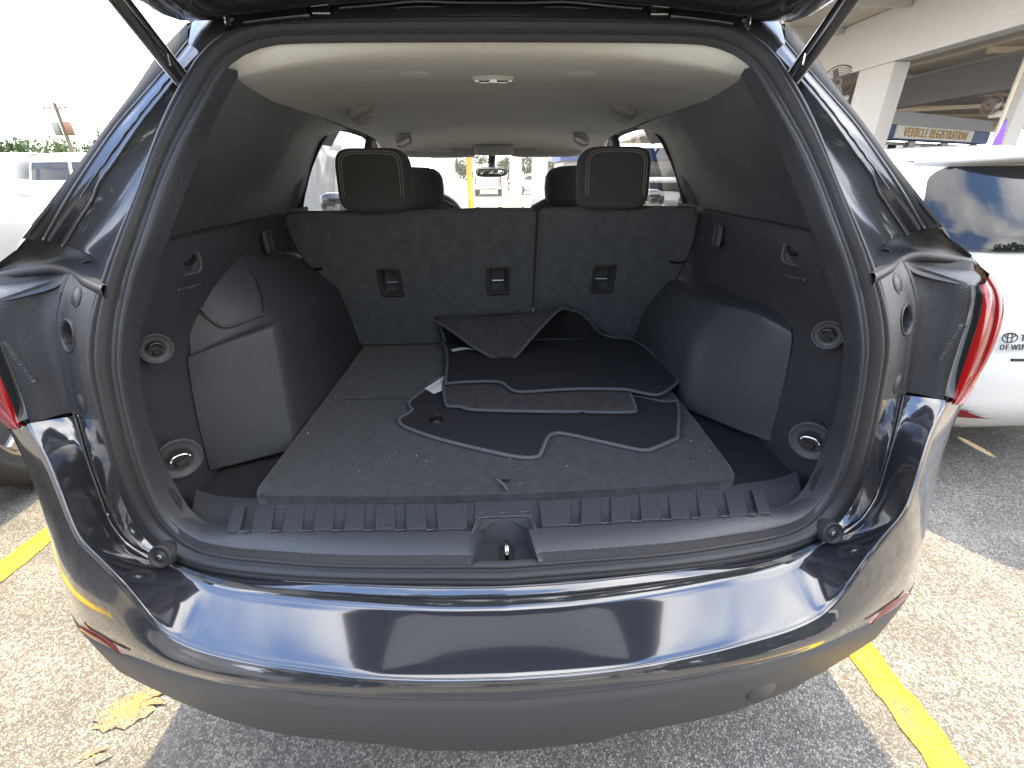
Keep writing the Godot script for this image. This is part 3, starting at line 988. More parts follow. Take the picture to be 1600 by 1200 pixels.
func slot_lip(parent, x, z, y):
	var st := stool()
	tube(st, [Vector3(x - .0092, y + .0004, z + .0010), Vector3(x + .0092, y + .0004, z + .0010)], .0015, 8)
	return done(st, "slot_lip", "sill", parent)

func wheel_block(car, s):
	var blk := part("storage_bin" if s < 0 else "wheel_housing", car)
	var levels
	if s < 0:
		levels = [
			[[.602, .770, -.355], [.55, .770, -.380], [.475, .770, -.419], [.456, .770, -.437], [.4535, .770, -.50], [.455, .770, -.75], [.458, .770, -1.02]],
			[[.602, .790, -.358], [.55, .790, -.383], [.475, .790, -.422], [.457, .790, -.440], [.4545, .790, -.50], [.456, .790, -.75], [.459, .790, -1.02]],
			[[.603, .90, -.375], [.55, .905, -.403], [.485, .91, -.445], [.463, .912, -.466], [.459, .912, -.53], [.460, .91, -.75], [.464, .90, -1.01]],
			[[.602, .99, -.395], [.55, 1.003, -.424], [.488, 1.015, -.468], [.468, 1.02, -.490], [.464, 1.02, -.55], [.466, 1.01, -.75], [.475, 1.0, -.99]],
			[[.601, 1.003, -.400], [.552, 1.018, -.431], [.491, 1.032, -.476], [.473, 1.036, -.498], [.469, 1.036, -.56], [.472, 1.03, -.75], [.48, 1.02, -.985]],
			[[.600, 1.012, -.410], [.555, 1.026, -.442], [.500, 1.040, -.492], [.484, 1.045, -.512], [.480, 1.046, -.57], [.485, 1.04, -.75], [.49, 1.03, -.98]],
			[[.598, 1.09, -.437], [.562, 1.10, -.475], [.530, 1.105, -.535], [.520, 1.105, -.565], [.516, 1.10, -.62], [.52, 1.09, -.77], [.53, 1.07, -.97]],
			[[.592, 1.165, -.470], [.575, 1.168, -.51], [.562, 1.168, -.58], [.558, 1.165, -.61], [.556, 1.155, -.66], [.56, 1.14, -.78], [.57, 1.11, -.96]],
			[[.602, 1.168, -.470], [.590, 1.17, -.51], [.585, 1.17, -.58], [.585, 1.168, -.61], [.59, 1.157, -.66], [.59, 1.142, -.78], [.60, 1.11, -.96]]]
	else:
		levels = [
			[[.604, .770, -.405], [.56, .770, -.452], [.492, .770, -.545], [.468, .770, -.580], [.461, .770, -.64], [.458, .770, -.80], [.458, .770, -1.02]],
			[[.604, .790, -.408], [.56, .790, -.455], [.492, .790, -.548], [.469, .790, -.583], [.462, .790, -.64], [.459, .790, -.80], [.459, .790, -1.02]],
			[[.605, .86, -.411], [.56, .86, -.458], [.494, .86, -.553], [.471, .86, -.588], [.464, .86, -.65], [.462, .86, -.80], [.464, .86, -1.01]],
			[[.604, .93, -.414], [.562, .935, -.460], [.500, .93, -.560], [.476, .925, -.598], [.470, .92, -.66], [.470, .92, -.80], [.474, .92, -1.0]],
			[[.601, .99, -.417], [.562, 1.003, -.464], [.512, .99, -.56], [.492, .975, -.61], [.486, .965, -.67], [.487, .965, -.80], [.492, .965, -.99]],
			[[.598, 1.015, -.421], [.560, 1.032, -.470], [.524, 1.026, -.55], [.508, 1.012, -.61], [.503, 1.0, -.67], [.505, 1.0, -.80], [.51, 1.0, -.98]],
			[[.598, 1.024, -.428], [.562, 1.042, -.480], [.535, 1.042, -.55], [.526, 1.033, -.61], [.525, 1.025, -.67], [.527, 1.025, -.80], [.53, 1.02, -.98]],
			[[.612, 1.028, -.435], [.60, 1.047, -.49], [.60, 1.049, -.55], [.60, 1.045, -.61], [.60, 1.04, -.67], [.60, 1.04, -.80], [.60, 1.03, -.98]]]
	var cols := []
	for lv in levels:
		var row := []
		for q in lv: row.append(Vector3(q[0] * s, q[1], q[2]))
		cols.append(crp(row, 5))
	var fine := []
	for j in cols[0].size():
		var col := []
		for r in cols: col.append(r[j])
		fine.append(crp(col, 4))
	surf(fine, "moulded_panel", "trim", blk)
	if s < 0:
		# the lid in the sloping face: a raised edge all round its lower side
		var e := []
		for q in [[1, 26], [2, 24], [4, 22], [6, 21], [9, 21], [12, 21], [14, 22], [15, 23], [15, 25]]:
			e.append(fine[q[0]][q[1]] + Vector3(.004, .002, .004))
		var st := stool()
		tube(st, cr(e, 40), .0024, 6)
		done(st, "lid_edge", "sill", blk)

func suv_floor(car):
	# load floor board with rounded corners
	var fl := part("load_floor", car)
	var o := []
	var pts := [Vector2(-.452, 1.005), Vector2(-.452, .27), Vector2(-.449, .245), Vector2(-.440, .228), Vector2(-.42, .219), Vector2(-.2, .206), Vector2(0, .202), Vector2(.2, .208), Vector2(.40, .222), Vector2(.428, .232), Vector2(.440, .25), Vector2(.446, .28), Vector2(.452, .45), Vector2(.456, 1.005)]
	var st := stool()
	var f := Transform3D(Basis(Vector3(1, 0, 0), Vector3(0, 0, -1), Vector3(0, 1, 0)), Vector3(0, .782, 0))
	prism(st, pts, f, .020, .006)
	var b := done(st, "carpet_board", "carpet", fl)
	# fold joint across the board and the pull strap
	st = stool()
	bx(st, Vector3(-.26, .8022, -.60), Vector3(.30, .001, .003), .0004)
	done(st, "fold_joint", "well", fl)
	st = stool(false)
	var tabc := Vector3(.0, .802, -.236)
	tri(st, tabc + Vector3(-.012, .0012, -.014), tabc + Vector3(.014, .0012, -.016), tabc + Vector3(.012, .0012, -.004))
	tri(st, tabc + Vector3(-.012, .0012, -.014), tabc + Vector3(.012, .0012, -.004), tabc + Vector3(-.002, .0012, -.008))
	done(st, "strap_slot", "gap", fl)
	st = stool()
	tube(st, cr([tabc + Vector3(-.012, .003, -.012), tabc + Vector3(-.006, .006, -.004), tabc + Vector3(.004, .004, .010), tabc + Vector3(.006, .001, .020)], 14), .0022, 6)
	done(st, "pull_strap", "binding", fl)
	# grit and lint lying on the board
	st = stool(false)
	for k in 130:
		var p := Vector3(rng.randf_range(-.44, .43), .8028, rng.randf_range(-.98, -.23))
		var r := rng.randf_range(.0006, .0015)
		var an := rng.randf() * TAU
		var d := Vector3(cos(an), 0, sin(an)) * r * rng.randf_range(1.0, 3.0)
		var e := Vector3(-sin(an), 0, cos(an)) * r * .6
		tri(st, p - d, p + Vector3(0, r, 0), p + e)
		tri(st, p + d, p - e, p + Vector3(0, r, 0))
	var grit := done(st, "lint", "paper", fl)
	grit.set_meta("kind", "stuff")
	# dark wells beside the board
	st = stool()
	bx(st, Vector3(0, .742, -.62), Vector3(1.24, .012, .84), .002)
	done(st, "floor_well", "well", car)
	st = stool()
	bx(st, Vector3(0, .60, -.62), Vector3(1.5, .02, .95), .002)
	bx(st, Vector3(0, .38, -2.2), Vector3(1.55, .05, 3.0), .01)
	done(st, "floor_pan", "black_matte", car)

func suv_seats(car):
	# seat backs: plane from (y .80, z -1.0) to (y 1.226, z -.84)
	var up := Vector3(0, .426, .16)
	var ln := up.length()
	var fy := up.normalized()
	var fx := Vector3.RIGHT
	var fr := Transform3D(Basis(fx, fy, fx.cross(fy)), Vector3(0, .80, -1.0))
	var th := .028
	var base := fr.translated_local(Vector3(0, 0, -th))
	var left := [Vector2(-.465, 0), Vector2(.106, 0), Vector2(.1085, .01), Vector2(.1085, ln - .012), Vector2(.100, ln - .002), Vector2(.085, ln), Vector2(-.03, ln + .002), Vector2(-.15, ln - .001), Vector2(-.53, ln - .002), Vector2(-.556, ln - .006), Vector2(-.564, ln - .022), Vector2(-.562, .36), Vector2(-.553, .325), Vector2(-.525, .25), Vector2(-.495, .14), Vector2(-.475, .06)]
	var right := [Vector2(.120, 0), Vector2(.465, 0), Vector2(.478, .06), Vector2(.515, .14), Vector2(.545, .20), Vector2(.566, .31), Vector2(.568, .36), Vector2(.560, ln - .02), Vector2(.548, ln - .004), Vector2(.52, ln - .001), Vector2(.35, ln + .003), Vector2(.14, ln), Vector2(.126, ln - .004), Vector2(.1185, ln - .016), Vector2(.1175, .01)]
	for q in [[left, "rear_seat_back", "wide section of the split rear seat back"], [right, "rear_seat_back", "narrow section of the split rear seat back"]]:
		var seat := part(q[1], car)
		tag_part(seat, q[2])
		var st := stool()
		var xs = [-.315, .003] if q[0] == left else [.318]
		holed_panel(st, q[0], base, th, .012, xs)
		done(st, "carpeted_panel", "seatback", seat)
		for x in xs: anchor(seat, fr, x)
		# pressed seam across the panel
		st = stool()
		var x0: float = -.30 if q[0] == left else .128
		var x1: float = .095 if q[0] == left else .455
		var y := .372
		var path := []
		for k in 15:
			path.append(fr * Vector3(lerpf(x0, x1, k / 14.0), y + .0012 * sin(k * 1.3), .0006))
		tube(st, path, .0011, 5)
		done(st, "pressed_seam", "seatback", seat)
		# release strap slot at the outer edge
		var sx: float = -.527 if q[0] == left else .535
		st = stool()
		var pp := []
		for k in 9:
			pp.append(fr * Vector3(sx + (k / 8.0 - .5) * .055, .303 - .006 * sin(PI * k / 8.0) - .004 * k / 8.0 * signf(-sx), .003))
		tube(st, pp, .0034, 8)
		done(st, "release_strap", "black_gloss", seat)
	var tg := stool()
	bx(tg, fr * Vector3(.497, .142, .008), Vector3(.006, .022, .004), .001, fr.basis.rotated(Vector3.BACK, -.45))
	done(tg, "orange_tab", "orange", car)
	var bk := stool()
	bx(bk, fr * Vector3(.506, .150, .007), Vector3(.012, .014, .006), .002, fr.basis)
	done(bk, "belt_buckle", "black_gloss", car)
	# seat cushion in front, only to close the view
	var cs := stool()
	bx(cs, Vector3(0, .66, -1.32), Vector3(1.15, .24, .5), .05)
	done(cs, "rear_seat_cushion", "cloth", car)
	for s in [-1.0, 1.0]:
		headrest(car, Vector3(.312 * s, 1.303, -.872), Vector3(.186, .152, .10), "rear_headrest", "dark fabric headrest with double stitching on the rear seat")
	for s in [-1.0, 1.0]:
		# front seats
		var seat := part("front_seat", car)
		var st := stool()
		rbox(st, Vector3(.355 * s, .90, -1.72), Vector3(.50, .66, .17), .03, 3.6, Basis(Vector3.RIGHT, -.16))
		done(st, "front_seat_back", "cloth", seat)
		st = stool()
		rbox(st, Vector3(.355 * s, 1.262, -1.74), Vector3(.265, .18, .11), .03, 3.4, Basis(Vector3.RIGHT, -.10))
		done(st, "front_headrest", "cloth", seat)
		st = stool()
		rbox(st, Vector3(.355 * s, .62, -2.0), Vector3(.52, .2, .52), .03, 4.0)
		done(st, "front_seat_cushion", "cloth", seat)

func holed_panel(st, outline, frame: Transform3D, thick, bev, xs):
	# a bevelled slab whose front face leaves a window at each of xs
	var pk := PackedVector2Array(outline)
	var n := pk.size()
	var cw := Geometry2D.is_polygon_clockwise(pk)
	var inner := PackedVector2Array()
	for i in n:
		var d0 := (pk[i] - pk[(i - 1 + n) % n]).normalized()
		var d1 := (pk[(i + 1) % n] - pk[i]).normalized()
		inner.append(pk[i] + (Vector2(-d0.y, d0.x) + Vector2(-d1.y, d1.x)).normalized() * (-bev if cw else bev))
	var rows := [[], [], []]
	for i in n:
		rows[0].append(frame * Vector3(pk[i].x, pk[i].y, 0))
		rows[1].append(frame * Vector3(pk[i].x, pk[i].y, thick - bev))
		rows[2].append(frame * Vector3(inner[i].x, inner[i].y, thick))
	loft(st, rows, false, true)
	var cuts: Array = [-2.0] + xs + [2.0]
	for k in cuts.size() - 1:
		var slab := PackedVector2Array([Vector2(cuts[k], -1), Vector2(cuts[k + 1], -1), Vector2(cuts[k + 1], 2), Vector2(cuts[k], 2)])
		for piece in Geometry2D.intersect_polygons(inner, slab):
			var left_over := [piece]
			for x in xs:
				var win := PackedVector2Array([Vector2(x - .0255, .247 - .040), Vector2(x + .0255, .247 - .040), Vector2(x + .0255, .247 + .040), Vector2(x - .0255, .247 + .040)])
				var next := []
				for p in left_over: next += Geometry2D.clip_polygons(p, win)
				left_over = next
			for p in left_over:
				var ids := Geometry2D.triangulate_polygon(p)
				for i in range(0, ids.size(), 3):
					tri(st, frame * Vector3(p[ids[i]].x, p[ids[i]].y, thick), frame * Vector3(p[ids[i + 1]].x, p[ids[i + 1]].y, thick), frame * Vector3(p[ids[i + 2]].x, p[ids[i + 2]].y, thick))
	var ids := Geometry2D.triangulate_polygon(pk)
	for i in range(0, ids.size(), 3):
		tri(st, rows[0][ids[i]], rows[0][ids[i + 2]], rows[0][ids[i + 1]])

func anchor(seat, fr, x):
	# child seat anchor bezel: frame, pocket, bar
	var o := part("anchor_bezel", seat)
	var f: Transform3D = fr.translated_local(Vector3(x, .247, .0))
	var st := stool()
	var outer := rrect(.070, .100, .008)
	var inner := rrect(.055, .084, .006)
	var r0 := []
	var r1 := []
	var r2 := []
	var r3 := []
	for i in outer.size():
		r0.append(f * Vector3(outer[i].x, outer[i].y, -.002))
		r1.append(f * Vector3(outer[i].x * .985, outer[i].y * .985, .0030))
		r2.append(f * Vector3(inner[i].x, inner[i].y, .0030))
		r3.append(f * Vector3(inner[i].x * .93, inner[i].y * .95, -.001))
	loft(st, [r0, r1, r2, r3], false, true)
	done(st, "bezel_frame", "trim", o)
	st = stool()
	var r4 := []
	var r5 := []
	for p in inner:
		r4.append(f * Vector3(p.x * .60, p.y * .72 + .003, -.040))
		r5.append(f * Vector3(0, .003, -.041))
	loft(st, [r3, r4, r5], false, true)
	done(st, "bezel_pocket", "trim", o)
	st = stool()
	bx(st, f * Vector3(0, -.010, -.016), Vector3(.038, .005, .005), .0016, f.basis)
	done(st, "anchor_bar", "steel", o)
	st = stool()
	prism(st, [Vector2(-.025, -.043), Vector2(.025, -.043), Vector2(.016, -.034), Vector2(-.016, -.034)], f.translated_local(Vector3(0, 0, .0010)), .002)
	done(st, "bezel_ramp", "sill", o)

func headrest(car, c: Vector3, s: Vector3, called, label):
	var o := part(called, car)
	tag_part(o, label)
	var b := Basis(Vector3.RIGHT, -.12)
	var st := stool()
	rbox(st, c, s, .03, 5.0, b, 44, 20)
	done(st, "cushion", "cloth", o)
	# stitched seams round the rear face
	for k in 2:
		st = stool()
		var path := []
		var w: float = s.x * (.84 - .07 * k)
		var h: float = s.y * (.86 - .07 * k)
		for i in 41:
			var a := PI * (-.12 + 1.24 * i / 40.0)
			var f := func(v): return signf(v) * pow(absf(v), 2.0 / 5.0)
			var x: float = w / 2 * f.call(cos(a))
			var y: float = h / 2 * f.call(sin(a))
			var rest: float = 1.0 - pow(pow(absf(x) / (s.x / 2), 5.0) + pow(absf(y) / (s.y / 2), 5.0), 1.0)
			path.append(c + b * Vector3(x, y, s.z / 2 * pow(maxf(rest, .0), 1 / 5.0) + .0004))
		tube(st, path, .0013, 5)
		done(st, "stitching", "stitch", o)
	for x in [-.042, .042]:
		st = stool()
		cyl(st, c + Vector3(x, -s.y * .42, .0), c + Vector3(x, -s.y * .75, .004), .006, 10)
		done(st, "post", "steel", o)
	st = stool()
	bx(st, c + Vector3(0, -s.y * .585, -.020), Vector3(.13, .010, .03), .003)
	done(st, "post_guide", "black_matte", o)

func suv_roof(car):
	# ---- headliner
	var hl := part("headliner", car)
	var top := []
	for i in range(18, LI.size()):
		top.append(LI[i])
	top = cr(top, 15)           # right edge .. centre
	var row0 := []
	for i in 15: row0.append(top[i])
	for i in range(13, -1, -1): row0.append(Vector3(-top[i].x, top[i].y, top[i].z))
	var rows := [shift(row0, Vector3(0, .002, -.004))]
	# z, centre height, half width, edge height
	for q in [[-.430, 1.4945, .430, 1.4535], [-.452, 1.4875, .440, 1.454], [-.50, 1.4855, .452, 1.456], [-.58, 1.4870, .462, 1.459], [-.645, 1.4885, .466, 1.461], [-.665, 1.4925, .468, 1.462], [-.70, 1.4975, .470, 1.462], [-.80, 1.502, .474, 1.464], [-1.0, 1.507, .48, 1.466], [-1.25, 1.511, .49, 1.468], [-1.44, 1.511, .50, 1.469], [-1.52, 1.509, .505, 1.470], [-1.56, 1.503, .505, 1.470], [-1.60, 1.500, .507, 1.470], [-1.8, 1.488, .51, 1.462], [-2.0, 1.462, .51, 1.438], [-2.16, 1.424, .50, 1.405]]:
		var row := []
		for i in row0.size():
			var t: float = row0[i].x / row0[0].x
			var e := .05 if q[0] > -1.5 else 0.0
			var y: float = lerpf(q[1], q[3], pow(absf(t), 3.0))
			row.append(Vector3(t * q[2], y, q[0]))
		rows.append(row)
	surf(rows, "headliner_panel", "headliner", hl)
	# shallow pads where the hatch hinges bolt through
	for x in [-.145, .165]:
		disc("hinge_pad", Vector3(x, 1.4865, -.563), Vector3(0, -1, .02), [Vector2(.036, -.003), Vector2(.028, .002), Vector2(.018, .0045), Vector2(.0001, .005)], "headliner", hl)
	# ---- cargo lamp: unlit clear lens
	var lamp := part("cargo_lamp", car)
	var st := stool()
	var lo := []
	for k in 28:
		var a := TAU * k / 28
		lo.append(Vector2(.041 * cos(a), .021 * sin(a)))
	var dn := Transform3D(Basis(Vector3.RIGHT, Vector3(0, 0, 1), Vector3(0, -1, 0)), Vector3(.0, 1.4875, -.606))
	prism(st, lo, dn, .006, .004)
	done(st, "lamp_lens", "lens_frost", lamp)
	for x in [-.018, .018]:
		st = stool()
		rbox(st, Vector3(x, 1.4812, -.606), Vector3(.022, .005, .022), .01, 2.5)
		done(st, "lamp_reflector", "chrome", lamp)
	# ---- grab handles
	for s in [-1.0, 1.0]:
		for q in [[.366, 1.484, -1.06, 1.0], [.385, 1.462, -1.78, .9]]:
			var h := part("grab_handle", car)
			var c := Vector3(q[0] * s, q[1], q[2])
			st = stool()
			rbox(st, c + Vector3(0, .004, 0), Vector3(.10, .03, .07) * q[3], .01, 3.0, Basis(Vector3.BACK, -.45 * s))
			done(st, "handle_recess", "headliner_plastic", h)
			st = stool()
			var r := Basis(Vector3.BACK, -.45 * s)
			tube(st, cr([c + r * Vector3(-.030 * s, -.006, .010), c + r * Vector3(-.028 * s, -.020, .014), c + r * Vector3(-.016 * s, -.027, .017), c + r * Vector3(.010 * s, -.027, .018), c + r * Vector3(.028 * s, -.022, .020), c + r * Vector3(.034 * s, -.012, .024)], 24), .0055, 8)
			done(st, "handle_grip", "headliner_plastic", h)
	# ---- visors, overhead console, mirror
	for s in [-1.0, 1.0]:
		var v := part("sun_visor", car)
		st = stool()
		rbox(st, Vector3(.265 * s, 1.428, -2.11), Vector3(.37, .062, .022), .01, 5.0, Basis(Vector3.RIGHT, -.35))
		done(st, "visor_panel", "headliner_plastic", v)
		st = stool()
		bx(st, Vector3((.265 + .03) * s, 1.434, -2.0975), Vector3(.17, .024, .004), .002, Basis(Vector3.RIGHT, -.35))
		done(st, "visor_label", "paper", v)
	var con := part("overhead_console", car)
	st = stool()
	rbox(st, Vector3(.002, 1.436, -2.09), Vector3(.20, .05, .12), .02, 5.0, Basis(Vector3.RIGHT, .2))
	done(st, "console_shell", "headliner_plastic", con)
	st = stool()
	bx(st, Vector3(.002, 1.411, -2.05), Vector3(.16, .014, .02), .004)
	done(st, "console_switches", "black_gloss", con)
	var mr := part("rear_view_mirror", car)
	st = stool()
	rbox(st, Vector3(-.012, 1.333, -2.28), Vector3(.172, .052, .03), .02, 3.6)
	done(st, "mirror_shell", "black_matte", mr)
	st = stool()
	rbox(st, Vector3(-.012, 1.333, -2.266), Vector3(.156, .040, .006), .02, 4.0)
	done(st, "mirror_glass", "mirror", mr)
	st = stool()
	tube(st, cr(V([-.012, 1.345, -2.30, -.010, 1.385, -2.31, -.006, 1.425, -2.27]), 10), .020, 10)
	done(st, "mirror_stalk", "black_matte", mr)

func suv_shell(car):
	# ---- roof skin
	var st := stool()
	var rows := []
	for q in [[-.49, 1.562, .50, 1.548], [-.56, 1.60, .52, 1.565], [-.75, 1.635, .54, 1.58], [-1.2, 1.655, .57, 1.60], [-1.7, 1.655, .58, 1.60], [-2.0, 1.63, .575, 1.575], [-2.2, 1.565, .56, 1.50]]:
		var row := []
		for k in 25:
			var t := k / 12.0 - 1.0
			row.append(Vector3(t * q[2], lerpf(q[1], q[3], pow(absf(t), 2.6)), q[0]))
		rows.append(row)
	loft(st, rows)
	done(st, "roof_panel", "paint", car)
	# rear header between seal and roof, with its plugs
	var hd := part("rear_header", car)
	var lo := []
	for i in range(20, LO.size()): lo.append(LO[i])
	lo = cr(lo, 18)
	lo.reverse()
	var h1 := []
	var h2 := []
	var h3 := []
	for p in lo:
		h1.append(p + Vector3(0, .014, -.006))
		h2.append(Vector3(p.x * 1.04, p.y + .030 - .01 * absf(p.x), p.z - .018))
		h3.append(Vector3(p.x * 1.06, p.y + .060, p.z - .060))
	surf([across(shift(lo, Vector3(0, -.003, -.004))), across(h1), across(h2), across(h3)], "header_panel", "gutter_paint", hd)
	for x in [-.205, -.13, -.052, .115, .185, .252]:
		disc("header_plug", Vector3(x, 1.5495, -.4478), Vector3(0, .15, 1.0), [Vector2(.0075, -.003), Vector2(.0075, .001), Vector2(.006, .0028), Vector2(.0001, .0032)], "rubber", hd, 16)
	for s in [-1.0, 1.0]:
		# ---- doors, sills, wheels
		var lower := []
		for q in [[.86, .34], [.895, .42], [.915, .60], [.918, .80], [.915, .96], [.90, 1.06], [.85, 1.115], [.80, 1.125]]:
			var row := []
			for z in [-.75, -1.35, -2.1, -2.9, -3.3]:
				var nose: float = smoothstep(-2.9, -3.9, z)
				row.append(Vector3(q[0] - .03 * nose, q[1], z))
			lower.append(row)
		surf(lower.slice(3), "body_side", "paint", car, s)
		var rk := []
		for q in [[.86, .34], [.895, .42], [.915, .60], [.918, .80]]:
			rk.append(V([q[0], q[1], -1.40, q[0], q[1], -2.0, q[0], q[1], -2.75]))
		surf(rk, "door_lower", "paint", car, s)
		var inn := stool()
		bx(inn, Vector3(.70 * s, .82, -1.55), Vector3(.03, .62, 1.35), .01)
		done(inn, "door_card", "trim_dark", car)
		inn = stool()
		bx(inn, Vector3(.70 * s, .80, -2.55), Vector3(.03, .60, .70), .01)
		done(inn, "door_card", "trim_dark", car)
		inn = stool()
		bx(inn, Vector3(.745 * s, 1.122, -1.95), Vector3(.14, .02, 2.0), .006)
		done(inn, "window_sill", "trim_dark", car)
		# wheel house panels close the cargo bay from below
		inn = stool()
		bx(inn, Vector3(.66 * s, .78, -.68), Vector3(.02, .40, .66), .004)
		done(inn, "inner_side", "black_matte", car)
		for z in [-.98, -3.05]: wheel(car, Vector3(.80 * s, .345, z), s, .345, .22)
		# ---- pillars and side glass
		var bp := stool()
		loft(bp, [mir(V([.70, 1.12, -1.93, .565, 1.475, -1.86]), s), mir(V([.665, 1.12, -1.94, .545, 1.478, -1.87]), s), mir(V([.665, 1.12, -2.06, .545, 1.47, -1.97]), s), mir(V([.70, 1.12, -2.07, .565, 1.465, -1.98]), s)])
		done(bp, "centre_pillar", "trim", car)
		var ap := stool()
		tube(ap, mir(cr(V([.715, 1.12, -2.92, .64, 1.30, -2.52, .545, 1.455, -2.12, .535, 1.50, -1.95]), 16), s), .034, 8)
		done(ap, "windscreen_pillar", "headliner_plastic", car)
		var dr := stool()
		tube(dr, mir(cr(V([.60, 1.19, -1.02, .612, 1.29, -1.15, .604, 1.40, -1.30, .585, 1.47, -1.42, .57, 1.487, -1.6, .565, 1.483, -1.86]), 24), s), .016, 6)
		done(dr, "door_frame", "black_matte", car)
		var rail := stool()
		loft(rail, [mir(cr(V([.53, 1.50, -1.0, .55, 1.50, -1.5, .555, 1.49, -1.9, .545, 1.43, -2.15]), 14), s), mir(cr(V([.60, 1.50, -1.0, .615, 1.505, -1.5, .61, 1.49, -1.9, .59, 1.42, -2.2]), 14), s), mir(cr(V([.556, 1.592, -1.0, .573, 1.601, -1.5, .574, 1.588, -1.9, .558, 1.50, -2.2]), 14), s)])
		done(rail, "roof_rail", "black_matte", car)
		var ga := cr(V([.79, 1.125, -1.02, .765, 1.125, -1.5, .765, 1.125, -1.93]), 8)
		var gb := cr(V([.665, 1.42, -1.20, .625, 1.50, -1.5, .62, 1.50, -1.90]), 8)
		surf([ga, lerp_rows(ga, gb, .5, Vector3(.012, 0, 0)), gb], "rear_door_glass", "glass_tint", car, s)
		ga = cr(V([.765, 1.125, -2.07, .765, 1.125, -2.5, .755, 1.125, -2.88]), 8)
		gb = cr(V([.62, 1.495, -1.98, .615, 1.46, -2.10, .60, 1.43, -2.2]), 8)
		surf([ga, lerp_rows(ga, gb, .5, Vector3(.012, 0, 0)), gb], "front_door_glass", "glass_clear", car, s)
		ga = cr(V([.80, 1.125, -.78, .80, 1.125, -.98]), 6)
		gb = cr(V([.70, 1.33, -.78, .69, 1.38, -1.10]), 6)
		surf([ga, lerp_rows(ga, gb, .5, Vector3(.008, 0, 0)), gb], "quarter_glass", "glass_dark", car, s)
		surf([cr(V([.70, 1.33, -.75, .69, 1.38, -1.10, .665, 1.42, -1.20]), 8), cr(V([.538, 1.581, -.75, .562, 1.594, -1.1, .572, 1.60, -1.3]), 8)], "upper_quarter", "paint", car, s)
		# front wing
		surf([V([.888, .80, -3.3, .86, .80, -3.8, .78, .76, -4.1]), V([.885, .96, -3.3, .85, .93, -3.8, .77, .88, -4.08]), V([.82, 1.04, -3.3, .78, 1.0, -3.8, .70, .93, -4.05]), V([.72, 1.06, -3.3, .68, 1.02, -3.8, .60, .95, -4.05])], "front_wing", "paint", car, s)
		# door mirror
		var dm := stool()
		rbox(dm, Vector3(.98 * s, 1.16, -2.62), Vector3(.20, .14, .10), .03, 3.2)
		done(dm, "door_mirror", "paint", car)
	# ---- windscreen, dash, bonnet, front
	var wa := cr(V([-.70, 1.12, -2.86, -.4, 1.115, -2.98, 0, 1.112, -3.02, .4, 1.115, -2.98, .70, 1.12, -2.86]), 14)
	var wb := cr(V([-.54, 1.44, -2.14, -.3, 1.455, -2.20, 0, 1.46, -2.22, .3, 1.455, -2.20, .54, 1.44, -2.14]), 14)
	surf([wa, lerp_rows(wa, wb, .5, Vector3(0, .015, -.02)), wb], "windscreen", "glass_clear", car)
	st = stool()
	loft(st, [V([-.68, 1.115, -2.88, 0, 1.10, -3.0, .68, 1.115, -2.88]), V([-.68, 1.125, -2.6, 0, 1.118, -2.65, .68, 1.125, -2.6]), V([-.68, 1.09, -2.42, 0, 1.10, -2.45, .68, 1.09, -2.42]), V([-.68, .85, -2.38, 0, .82, -2.40, .68, .85, -2.38]), V([-.68, .5, -2.5, 0, .5, -2.5, .68, .5, -2.5])])
	done(st, "dashboard", "dash", car)
	st = stool()
	var sw := []
	for k in 36:
		var a := TAU * k / 36
		sw.append(Vector3(-.355, 1.055, -2.20) + Basis(Vector3.RIGHT, -.38) * Vector3(.185 * cos(a), .185 * sin(a), 0))
	tube(st, sw, .016, 8, true)
	bx(st, Vector3(-.355, 1.05, -2.21), Vector3(.16, .12, .04), .02, Basis(Vector3.RIGHT, -.38))
	bx(st, Vector3(-.355, 1.055, -2.21), Vector3(.36, .03, .02), .008, Basis(Vector3.RIGHT, -.38))
	done(st, "steering_wheel", "black_matte", car)
	surf([V([-.72, 1.07, -3.02, -.3, 1.10, -3.06, .3, 1.10, -3.06, .72, 1.07, -3.02]), V([-.72, 1.05, -3.4, -.3, 1.085, -3.45, .3, 1.085, -3.45, .72, 1.05, -3.4]), V([-.66, 1.0, -3.85, -.3, 1.03, -3.95, .3, 1.03, -3.95, .66, 1.0, -3.85]), V([-.60, .93, -4.08, -.3, .95, -4.2, .3, .95, -4.2, .60, .93, -4.08])], "bonnet", "paint", car)
	surf([V([-.78, .86, -4.08, -.4, .92, -4.2, 0, .94, -4.24, .4, .92, -4.2, .78, .86, -4.08]), V([-.84, .60, -4.1, -.4, .60, -4.26, 0, .60, -4.3, .4, .60, -4.26, .84, .60, -4.1]), V([-.82, .32, -4.05, -.4, .30, -4.2, 0, .30, -4.24, .4, .30, -4.2, .82, .32, -4.05])], "front_bumper", "black_matte", car)

func wheel(parent, c: Vector3, s, r, w):
	var o := part("wheel", parent)
	var f := Transform3D(Basis(Vector3(0, 0, -s), Vector3.UP, Vector3(s, 0, 0)), c)
	var st := stool()
	lathe(st, [Vector2(r * .66, -w / 2), Vector2(r * .93, -w / 2), Vector2(r, -w * .38), Vector2(r, w * .38), Vector2(r * .93, w / 2), Vector2(r * .68, w / 2), Vector2(r * .66, w * .40)], f, 36)
	done(st, "tyre", "tyre", o)
	st = stool()
	lathe(st, [Vector2(r * .67, w * .42), Vector2(r * .64, w * .46), Vector2(r * .60, w * .30), Vector2(.03, w * .22), Vector2(.0001, w * .22)], f, 36)
	for k in 5:
		var a := TAU * k / 5
		var b := Basis(f.basis.z, a) * f.basis
		bx(st, f.origin + b * Vector3(r * .34, 0, w * .38), Vector3(r * .58, .05, .03), .008, b)
	done(st, "wheel_rim", "rim_metal", o)

